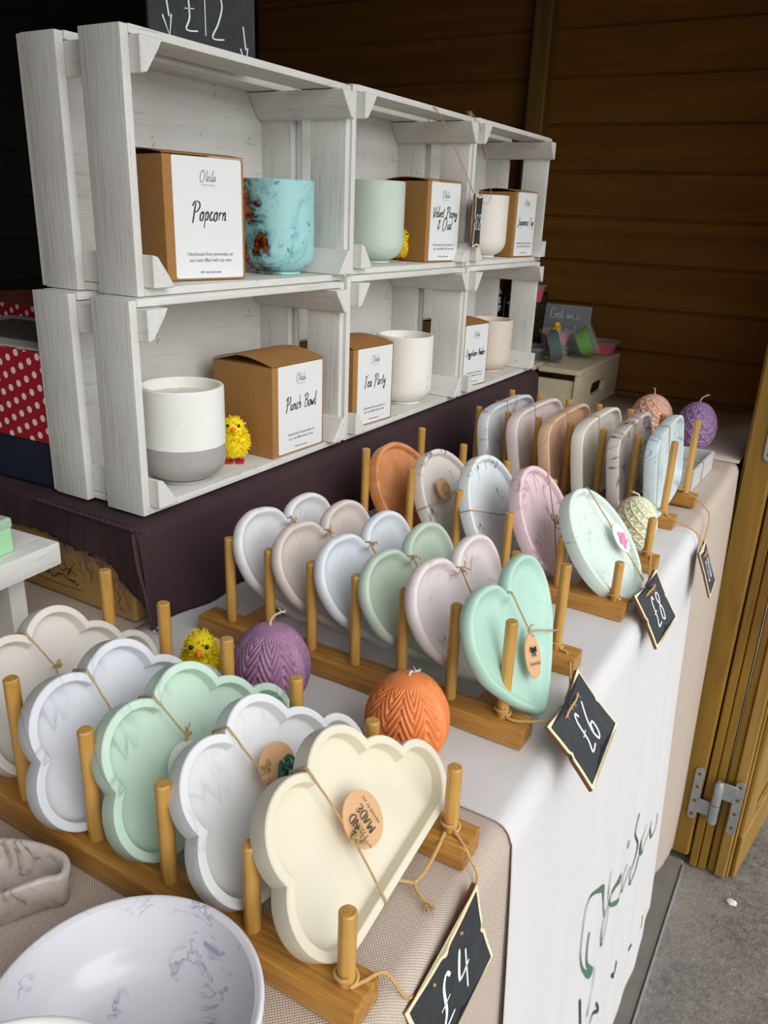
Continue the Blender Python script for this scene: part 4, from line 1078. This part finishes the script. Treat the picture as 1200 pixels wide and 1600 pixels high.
# ------------------------------------------------------------------ chalkboard price tags
def plaque_outline(w, h):
    def side(p, q, k=.10):
        # from corner p to q with a small pointed bracket step in the middle
        p, q = Vector((*p, 0)), Vector((*q, 0)); d = q - p; n = Vector((d.y, -d.x, 0)).normalized() * -1; L = d.length
        o = []
        for t, off in ((0, .0), (.10, .018), (.22, .045), (.34, .062), (.42, .070), (.455, .085), (.478, .120), (.50, .135), (.522, .120), (.545, .085), (.58, .070), (.66, .062), (.78, .045), (.90, .018)):
            o.append(p + d * t + n * off * L * .62)
        return [(v.x, v.y) for v in o]
    C = [(-w / 2, 0), (w / 2, 0), (w / 2, h), (-w / 2, h)]
    out = []
    for i in range(4): out += side(C[i], C[(i + 1) % 4])
    return out
def price_tag(TL, TR, BR, BL, txt, label, strings, size=.5, thick=.0032, twmat='gold_twine', cross=True):
    cam_o = Vector((0, 0, .32)); TL, TR, BR, BL = [cam_o + (Vector(p) - cam_o) * .965 for p in (TL, TR, BR, BL)]
    U = ((TR - TL) + (BR - BL)).normalized(); V = ((TL - BL) + (TR - BR)); V = (V - U * V.dot(U)).normalized(); N = U.cross(V)
    W = ((TR - TL).length + (BR - BL).length) / 2; Hh = ((TL - BL).length + (TR - BR).length) / 2
    c = (TL + TR + BR + BL) / 4
    t = thing('price_tag', label, 'sign')
    mm = basis(c, U, V, N); t.matrix_world = mm
    out = [(a, b - Hh / 2) for a, b in plaque_outline(W, Hh)]
    A = sum(out[i][0] * out[(i + 1) % len(out)][1] - out[(i + 1) % len(out)][0] * out[i][1] for i in range(len(out)))
    if A < 0: out = out[::-1]
    def plate(o2, z0, z1, name, mat):
        bm = BM(); fr = [bm.verts.new((a, b, z1)) for a, b in o2]; bk = [bm.verts.new((a, b, z0)) for a, b in o2]
        bm.faces.new(fr); bm.faces.new(bk[::-1])
        for k in range(len(o2)): bm.faces.new((fr[k], bk[k], bk[(k + 1) % len(o2)], fr[(k + 1) % len(o2)]))
        bmesh.ops.triangulate(bm, faces=[f_ for f_ in bm.faces if len(f_.verts) > 4]); bmesh.ops.recalc_face_normals(bm, faces=bm.faces[:])
        return obj(name, bm, mat, t, smooth=False)
    plate(out, -thick, -.0006, 'plywood_edge', M['ply_dark'])
    plate(out, -.0006, 0, 'border', M['ply_edge'])
    k = 1 - .0052 / W * 1.0; k2 = 1 - .0052 / Hh * 1.0
    inn = [(a * k, b * k2) for a, b in out]
    bd = plate(inn, 0, .0004, 'chalkboard', M['chalkboard'])
    bm = BM(); handtext(bm, txt, Hh * size, Vector((0, -Hh * size * .55, .0004)), EX, EY, EZ, Hh * .045, .18, .14, cond=.85)
    obj('chalk_writing', bm, M['chalk'], bd, smooth=False)
    # string: hole to hole across the top, then to the pegs
    inv = mm.inverted(); bm = BM(); hy = Hh * .33; r = .00085
    hl, hr = Vector((-W * .20, hy, .0012)), Vector((W * .20, hy, .0012))
    if cross: tube(bm, smooth_path([hl, hl.lerp(hr, .3) + Vector((0, .0006, .0006)), hl.lerp(hr, .7) + Vector((0, -.0004, .0006)), hr], 4), r, 6)
    q = random.Random(len(txt) + int(W * 1e5))
    for hp, pth in ((hl, strings[0]), (hr, strings[1])):
        if pth: 
            P = [hp, hp + Vector((0, .001, -thick - .002))] + [inv @ Vector(s_) for s_ in pth]
            tube(bm, smooth_path(P, 6), r, 6)
            if not cross and hp is hl: obj('string', bm, M[twmat], t); bm = BM()
    for j in range(14 if cross else 0):
        e = hl.lerp(hr, q.random()); tube(bm, [e, e + Vector((q.uniform(-.004, .004), q.uniform(-.004, .004), q.uniform(0, .002)))], .00015, 3)
    obj('string', bm, M[twmat], t)
    return t
def peg_loop(x, y, z=.0185, r=.0049):
    return [(x + r * cos(a), y + r * sin(a), z + .0004 * k) for k, a in enumerate([-.6 + i * .55 for i in range(12)])]
price_tag((-.1182, .4251, .0189), (-.1249, .5078, .0166), (-.0908, .5096, -.0193), (-.0841, .4268, -.0170), '£6', 'black chalkboard price tag reading £6 beside the heart rack',
          ([(-.126, .424, .020), (-.138, .4195, .0185)] + peg_loop(-.148, .4225, .0190), [(-.133, .516, .014), (-.139, .524, .018)] + peg_loop(-.148, .527, .0190)), .5)
price_tag((-.1209, .6561, .0158), (-.1192, .7292, .0145), (-.0925, .7278, -.0292), (-.0942, .6546, -.0278), '£8', 'black chalkboard price tag reading £8 beside the round tray rack',
          ([(-.128, .640, .016)] + peg_loop(-.1335, .6355, .0190), [(-.128, .742, .018)] + peg_loop(-.1335, .751, .0190)), .5)
price_tag((-.1125, .2336, -.0205), (-.1118, .3084, -.0074), (-.1019, .3178, -.0613), (-.1025, .2430, -.0745), '£4', 'large black chalkboard price tag reading £4 in the near corner',
          ([(-.1105, .231, -.006), (-.1170, .221, .0155), (-.122, .212, .0170)] + peg_loop(-.1292, .2085, .0172), [(-.1105, .304, -.002), (-.1165, .304, .013), (-.125, .309, .0168)] + peg_loop(-.1318, .313, .0172)), .5, cross=False)
price_tag((-.1017, .8834, -.0194), (-.1055, .9472, -.0264), (-.0852, .9432, -.0736), (-.0814, .8795, -.0666), '£10', 'black chalkboard price tag reading £10 at the far table corner',
          ([(-.1035, .882, -.002), (-.115, .880, .008), (-.140, .8795, .0172)] + peg_loop(-.1475, .884, .0185), [(-.1065, .952, .001), (-.118, .962, .012), (-.135, .9720, .0175)] + peg_loop(-.1465, .9765, .0185)), .42, thick=.0028)
# loose knotted twine end by the cream cloud
bm = BM(); tube(bm, smooth_path([(-.1325, .3080, .0168), (-.1320, .2960, .012), (-.1330, .2860, .007), (-.1345, .2800, .005), (-.1300, .2760, .0042), (-.1240, .2740, .0030)], 8), .0010, 6)
tube(bm, smooth_path([(-.1345, .2800, .005), (-.1400, .2760, .007), (-.1450, .2700, .010)], 8), .0009, 6)
q = random.Random(1)
for k in range(14): e = Vector((-.1240 + q.uniform(-.002, .001), .2740, .0030)); tube(bm, [e, e + Vector((q.uniform(.0, .006), q.uniform(-.006, .001), q.uniform(-.0008, .002)))], .0003, 4)
tag(obj('loose_twine', bm, M['gold_twine']), 'loose knotted piece of jute twine lying in front of the cream cloud tray', 'twine')

# hanging tag in front of the crates
t = thing('hanging_tag', 'small dark chalkboard tag hanging edge-on between the upper crates', 'sign', (-.4440, .9780, .3165), R(12))
bm = BM(); out = [(a, b - .031) for a, b in plaque_outline(.040, .062)]
def slab(o2, x0, x1):
    bm = BM(); fr = [bm.verts.new((x1, a, b)) for a, b in o2]; bk = [bm.verts.new((x0, a, b)) for a, b in o2]
    bm.faces.new(fr); bm.faces.new(bk[::-1])
    for k in range(len(o2)): bm.faces.new((fr[k], bk[k], bk[(k + 1) % len(o2)], fr[(k + 1) % len(o2)]))
    bmesh.ops.triangulate(bm, faces=[f_ for f_ in bm.faces if len(f_.verts) > 4]); bmesh.ops.recalc_face_normals(bm, faces=bm.faces[:]); return bm
obj('plywood_edge', slab(out, -.003, 0), M['ply_dark'], t, smooth=False); obj('border', slab(out, 0, .0005), M['ply_edge'], t, smooth=False)
bd = obj('chalkboard', slab([(a * .88, b * .92) for a, b in out], .0005, .0009), M['chalkboard'], t, smooth=False)
bm = BM(); handtext(bm, '£12', .018, Vector((.0009, 0, -.010)), EY, EZ, EX, .0018, .1); obj('chalk_writing', bm, M['chalk'], bd, smooth=False)
inv = (Matrix.Translation(t.location) @ Matrix.Rotation(R(12), 4, 'Z')).inverted()
bm = BM(); tube(bm, [inv @ Vector(p) for p in smooth_path([(-.451, .9815, .344), (-.4535, .935, .385), (-.4570, .880, .4290), (-.4620, .868, .4320)], 8)], .0006, 6)
tube(bm, [inv @ Vector(p) for p in smooth_path([(-.451, .9830, .344), (-.453, 1.02, .338), (-.458, 1.045, .350), (-.4555, 1.02, .39), (-.4560, .985, .4320)], 8)], .0004, 6)
obj('string', bm, M['twine'], t)
bm = BM(); q = random.Random(8)
for k in range(16): e = Vector((-.462, .975 + q.uniform(-.008, .008), .4315)); tube(bm, smooth_path([e, e + Vector((q.uniform(-.003, .003), q.uniform(-.004, .004), .004)), e + Vector((q.uniform(-.006, .006), q.uniform(-.008, .008), .009))], 3), .00035, 4)
tag(obj('twine_knot', bm, M['twine']), 'frayed knot of twine on the top edge where the middle and far upper crates meet', 'twine')

# £12 board on top of the crates
t = thing('chalkboard_sign', 'black chalkboard reading £12 with arrows, standing on top of the nearest crate', 'sign', (-.5060, .4975, .4328))
W_, H_ = .124, .150
bm = BM(); box(bm, (-.004, 0, 0), (0, W_, H_), .001); bd = obj('board', bm, M['chalkboard'], t)
bm = BM(); O_ = Vector((.0002, 0, 0))
handtext(bm, '£12', .033, Vector((.0002, .062, .017)), EY, EZ, EX, .0018, 0, .12, cond=.85)
handtext(bm, 'Candles', .032, Vector((.0002, .066, .058)), EY, EZ, EX, .0018, 0, .12)
for yy, zz in ((.017, .040), (.107, .032)):
    ribbon(bm, [(yy, zz), (yy + .003, zz - .017)], .0016, O_, EY, EZ, EX, taper=False)
    ribbon(bm, [(yy - .004, zz - .017), (yy + .003, zz - .030), (yy + .0055, zz - .015)], .0016, O_, EY, EZ, EX, taper=False, sm=1)
obj('chalk_writing', bm, M['chalk'], bd, smooth=False)
bm = BM(); box(bm, (-.030, .02, 0), (-.004, .10, .003), .0005); box(bm, (-.010, .055, 0), (-.004, .065, .09), .0005); obj('stand', bm, M['ply_dark'], t)

# ------------------------------------------------------------------ pale pine crate with gel wax pots
t = thing('pine_crate', 'pale pine crate with a hand hole standing behind the far rack', 'crate', (-.398, 1.350, .0012), R(0))
Wd, Ln, Ht = .245, .250, .0705
bm = BM(); n = 16
def side_panel(bm, x):   # long side with oval hole
    pts_o = [(0, 0), (Ln, 0), (Ln, Ht), (0, Ht)]
    cy, cz, hw, hh = .118, .034, .044, .0125; hole = []
    for k in range(32):
        a = 2 * pi * k / 32; hole.append((cy + (hw - hh) * (1 if cos(a) > 0 else -1) + hh * cos(a), cz + hh * sin(a)))
    for xx, flip in ((x, 0), (x - .009, 1)):
        ov = [bm.verts.new((xx, a, b)) for a, b in pts_o]; hv = [bm.verts.new((xx, a, b)) for a, b in hole]
        eds = [bm.edges.new((ov[i], ov[(i + 1) % 4])) for i in range(4)] + [bm.edges.new((hv[i], hv[(i + 1) % 32])) for i in range(32)]
        bmesh.ops.triangle_fill(bm, use_beauty=True, use_dissolve=False, edges=eds)
        if not flip: o1, h1 = ov, hv
        else: o2, h2_ = ov, hv
    for i in range(4): bm.faces.new((o1[i], o1[(i + 1) % 4], o2[(i + 1) % 4], o2[i]))
    for i in range(32): bm.faces.new((h1[i], h1[(i + 1) % 32], h2_[(i + 1) % 32], h2_[i]))
    bmesh.ops.recalc_face_normals(bm, faces=bm.faces[:])
side_panel(bm, 0); obj('side_panel', bm, M['pale_pine'], t, ang=30)
bm = BM(); box(bm, (-Wd, 0, 0), (-Wd + .009, Ln, Ht), .001); obj('side_panel', bm, M['pale_pine'], t)
for y in (0.004, Ln - .012):
    bm = BM(); box(bm, (-Wd + .009, y, 0), (-.009, y + .008, Ht - .012), .0008); obj('end_panel', bm, M['beige_cloth'] if 0 else M['pale_pine'], t)
for x0, x1 in ((-.075, -.0002), (-.160, -.082), (-Wd + .0002, -.167)):
    bm = BM(); box(bm, (x0, -.004, Ht - .0095 + .0097), (x1, Ln + .002, Ht + .009), .001); obj('top_board', bm, M['pale_pine'], t)
ZT = .0012 + Ht + .0092
def glassy(name, col, tr=.0, rough=.15, alpha=1.0):
    s = NT(name); m_ = s.set(srgb(col), rough, Transmission_Weight=tr, Alpha=alpha); return m_
m_clear = glassy('clear_plastic', 'f4f6f8', 0, .15, .12); m_clear.node_tree.nodes['Principled BSDF'].inputs['Specular IOR Level'].default_value = .25
def axis_euler(x, y, z): return Vector((x, y, z)).to_track_quat('Z', 'Y').to_euler()
def pot(x, y, z, r, h, col, label, tilt=None, lid=True, extra=None):
    t = thing('gel_wax_pot', label, 'pot', (x, y, z)); t['group'] = 'gel wax pots on the pine crate'
    if tilt: t.rotation_euler = tilt
    bm = BM(); lathe(bm, [(0, 0), (r * .74, 0), (r * .78, .001), (r * .98, h * .94), (r * 1.10, h * .955), (r * 1.10, h), (r * .99, h), (r * .95, h * .90), (r * .73, .0018), (0, .0018)], 40); obj('cup', bm, m_clear, t)
    bm = BM(); lathe(bm, [(0, .002), (r * .75, .002), (r * .94, h * .78), (r * .92, h * .80), (0, h * .80)], 40); obj('gel', bm, glassy('gel_' + col, col, 0, .3), t)
    if lid: bm = BM(); lathe(bm, [(0, h * .985), (r * 1.0, h * .985), (r * 1.13, h * 1.0), (r * 1.13, h * 1.04), (r * 1.0, h * 1.03), (0, h * 1.02)], 40); obj('lid', bm, m_clear, t)
    if extra: extra(t)
    return t
pot(-.4250, 1.5620, ZT, .030, .026, 'd8183c', 'clear pot of bright red gel wax at the crate corner')
pot(-.447, 1.474, ZT + .0265, .029, .032, '6db81a', 'clear pot of lime green gel wax tipped on its side', tilt=axis_euler(.85, .22, .42))
pot(-.478, 1.392, ZT + .0265, .030, .027, '0c4c40', 'clear pot of dark teal gel wax lying on its side in front', tilt=axis_euler(.86, .50, .28))
def duck(t):
    bm = BM()
    for c, r_ in (((.0, .004, .030), .009), ((.003, -.002, .037), .006)):
        b2 = bmesh.new(); bmesh.ops.create_icosphere(b2, subdivisions=2, radius=r_)
        for v in b2.verts: v.co += Vector(c)
        merge(bm, b2)
    obj('yellow_topper', bm, M['down'], t)
pot(-.4950, 1.4800, ZT + .020, .032, .028, 'ea7c8c', 'clear pot of pink gel wax with a yellow topper', lid=False, extra=duck)
pot(-.4950, 1.4800, ZT, .030, .019, '3f7d2a', 'green gel wax pot beneath the pink one')
pot(-.5180, 1.3980, ZT, .036, .024, '0c3630', 'shallow clear pot of dark green gel wax beside the crates')
# grey sign behind the pots
t = thing('chalkboard_sign', 'small grey chalkboard reading Gel wax pots behind the gel pots', 'sign', (-.4970, 1.5500, ZT), R(0))
bm = BM(); box(bm, (-.047, -.0015, 0), (.047, .0015, .088), .0012, seg=2); bd = obj('board', bm, M['slate'], t)
bm = BM(); handtext(bm, 'Gel wax', .019, Vector((-.004, -.0016, .062)), EX, EZ, -EY, .0019, 0, .12, cond=.9)
handtext(bm, 'pots', .019, Vector((.014, -.0016, .034)), EX, EZ, -EY, .0019, 0, .12); obj('chalk_writing', bm, M['chalk'], bd, smooth=False)
bm = BM(); box(bm, (-.02, .0015, 0), (.02, .018, .002)); obj('stand', bm, M['slate'], t)
# black wire basket, standing on a board stack behind the lower crates
t = thing('wire_basket', 'black wire basket of gel pots on the pine crate behind the far white crate', 'basket', (-.577, 1.425, ZT))
bw_, bl_ = .054, .052
bm = BM()
for k in range(8):
    z = .003 + k * .0155; s_ = 1 + k * .012
    tube(bm, [(-bw_ * s_, -bl_ * s_, z), (bw_ * s_, -bl_ * s_, z), (bw_ * s_, bl_ * s_, z), (-bw_ * s_, bl_ * s_, z)], .0013 if k < 7 else .0026, 5, closed=True)
for i in range(12):
    y = -bl_ + 2 * bl_ * i / 11
    for sx in (-1, 1): tube(bm, [(sx * bw_, y, .002), (sx * bw_ * 1.085, y * 1.085, .1115)], .0012, 4)
for i in range(7):
    x = -bw_ + 2 * bw_ * i / 6
    for sy in (-1, 1): tube(bm, [(x, sy * bl_, .002), (x * 1.085, sy * bl_ * 1.085, .1115)], .0012, 4)
box(bm, (-bw_, -bl_, .0005), (bw_, bl_, .003))
obj('wire_frame', bm, M['black_plastic'], t)
pot(-.5520, 1.4200, ZT + .0035, .024, .034, '7a2038', 'dark red gel pot at the bottom of the black basket')
pot(-.5500, 1.4200, ZT + .0392, .025, .026, 'b05070', 'rose gel pot second from the bottom of the basket stack')
pot(-.5470, 1.4300, ZT + .0690, .026, .026, 'e0a0ac', 'pale pink gel pot just beneath the bright red one in the basket')
pot(-.5330, 1.4320, ZT + .0990, .026, .030, 'd81840', 'clear pot of bright red gel wax topping the basket stack')
pot(-.6020, 1.4150, ZT + .0035, .026, .060, '7a4a20', 'brown gel pot in the basket seen through the far crate slats')
pot(-.6020, 1.4150, ZT + .0830, .026, .034, 'e8e8ea', 'white lidded pot tilted on the basket, seen through the far crate slats', tilt=(R(50), 0, 0))

# ------------------------------------------------------------------ polka-dot boxes behind the crates
def uvbox(name, a, b, mat, parent, bev=0):
    bm = BM(); box(bm, a, b, bev); uvl = bm.loops.layers.uv.new('UVMap'); bm.normal_update()
    for fc in bm.faces:
        n_ = fc.normal
        for lp in fc.loops:
            c = lp.vert.co
            lp[uvl].uv = (c.x, c.z) if abs(n_.y) > .6 else ((c.y + .011, c.z) if abs(n_.x) > .6 else (c.x, c.y))
    return obj(name, bm, mat, parent)
t = thing('polka_dot_box', 'red polka dot gift box with navy base behind the nearest crates', 'box', (-.5635, .4135, .0895), R(2))
uvbox('base', (-.20, 0, 0), (0, .13, .0395), M['navy'], t, .001)
uvbox('cover', (-.2015, -.0015, .0397), (.0015, .1315, .1160), M['polka'], t, .0008)
bm = BM(); box(bm, (-.197, .003, .1161), (-.003, .128, .1173)); ld = obj('lid_insert', bm, plain('pale_lining', 'b9beb0', .7), t)
bm = BM(); box(bm, (-.17, .025, .1173), (-.03, .11, .1178)); obj('window_pane', bm, plain('grey_window', '6e6a62', .2), ld)
t = thing('polka_dot_box', 'second red polka dot gift box stacked farther back in the shade', 'box', (-.62, .560, .0895), R(0))
uvbox('base', (-.3, 0, 0), (0, .14, .0975), M['navy'], t, .001)
uvbox('cover', (-.3015, -.0015, .0977), (.0015, .1415, .1240), M['polka'], t, .0008)

# ------------------------------------------------------------------ white stool and green soap (left edge)
t = thing('white_stand', 'small white painted wooden stand at the left edge', 'stand', (-.4700, .3440, .0014), R(4))
bm = BM(); box(bm, (-.26, -.20, .068), (0, 0, .0860), .002, seg=2); obj('top_board', bm, M['paint_y'], t)
for y in (-.165, -.030):
    bm = BM(); box(bm, (-.24, y, 0), (-.022, y + .014, .0678), .0015); obj('leg_panel', bm, M['paint_z'], t)
t = thing('soap_block', 'pale green wax block in clear wrap on the white stand', 'soap', (-.4790, .3140, .0876), R(6))
bm = BM(); box(bm, (-.05, -.075, 0), (0, 0, .0255), .003, seg=3); obj('block', bm, NT('green_wax').set(srgb('a3d8a6'), .3, Subsurface_Weight=.1), t)
bm = BM(); box(bm, (-.051, -.076, .018), (.0008, .0008, .0262), .003, seg=3); obj('wrapper', bm, glassy('wrap', 'e6f4e6', .6, .15), t)

# ------------------------------------------------------------------ bowls and dish in the near left corner
def bowl_mat():
    s = NT('lilac_marble'); v = s.map()
    c = s.mix(s.ramp(s.noise(v, 12, 4), [(.4, BW(0)), (.7, BW(.4))]), srgb('e2e1e6'), srgb('d4d3dc'))
    n_ = s.noise(v, 26, 4, .6, 2.0); d = s.math('ABSOLUTE', s.math('SUBTRACT', n_, .5))
    line = s.ramp(d, [(0, BW(1)), (.012, BW(.3)), (.03, BW(0))]); mk = s.ramp(s.noise(v, 34, 2), [(.56, BW(0)), (.64, BW(1))])
    c = s.mix(s.math('MULTIPLY', s.math('MULTIPLY', line, mk), .8), c, srgb('8f8faa'))
    pt = s.ramp(s.noise(v, 70, 3, .6, .8), [(.64, BW(0)), (.70, BW(.7))]); mk2 = s.ramp(s.noise(v, 22, 2), [(.52, BW(0)), (.6, BW(1))])
    c = s.mix(s.math('MULTIPLY', pt, mk2), c, srgb('8584b4'))
    return s.set(c, .25, Coat_Weight=.3)
def bowl(x, y, z, r, h, mat, label, name='marbled_bowl'):
    bm = BM(); P = [(0, 0), (r * .45, 0), (r * .50, .001)]
    for k in range(1, 13): a = pi / 2 * k / 12; P.append((r * .50 + r * .50 * sin(a), .001 + (h - .001) * (1 - cos(a))))
    w_ = .0028
    P += [(r - .0006, h + .0008), (r - .0014, h + .0011), (r - .0022, h + .0008)]
    for k in range(12, -1, -1): a = pi / 2 * k / 12; P.append((max(.0, r * .48 + (r * .52 - w_) * sin(a) - .001), .004 + (h - .004) * (1 - cos(a))))
    P.append((0, .0036))
    lathe(bm, P, 96); bmesh.ops.recalc_face_normals(bm, faces=bm.faces[:]); o = obj(name, bm, mat, ang=60); o.location = (x, y, z); return tag(o, label, 'bowl')
bm_ = bowl_mat()
bowl(-.1845, .1400, .0014, .0522, .0360, bm_, 'large lilac-white marbled bowl in the near left corner')
bowl(-.1600, .0700, .0500, .0500, .0120, m_white, 'white dish rim resting over the lilac bowl at the bottom edge', 'shallow_dish')
LF = [(-.0015, -.003), (-.006, .002), (-.014, .0045), (-.030, .002), (-.048, -.006), (-.070, -.024), (-.082, -.045), (-.074, -.062), (-.055, -.066), (-.034, -.054), (-.0175, -.033), (-.0065, -.0135), (-.0015, -.0085)]
LEAF = resample(LF, None, .0015)
P_LEAF = [(.0030, -.0195), (.0020, -.019), (.0008, -.008), (0, -.002), (.0005, -.0004), (.0012, 0), (.0030, 0), (.0038, -.001), (.0050, -.007), (.0066, -.0115), (.0080, -.0125)]
b_ = rings_mesh(LEAF, P_LEAF)
for v in b_.verts: v.co = Vector((v.co.y, v.co.z, v.co.x + .0198))
bmesh.ops.recalc_face_normals(b_, faces=b_.faces[:])
o = obj('leaf_dish', b_, plaster('brown_marble', 'd3c7c0', '85726a', .8, 14, .03, cloud='a8978e', camt=.8, soft=24), ang=60); o.location = (-.2690, .1850, .0014)
tag(o, 'pointed beige and grey marbled dish at the left edge beside the cloud rack', 'dish')
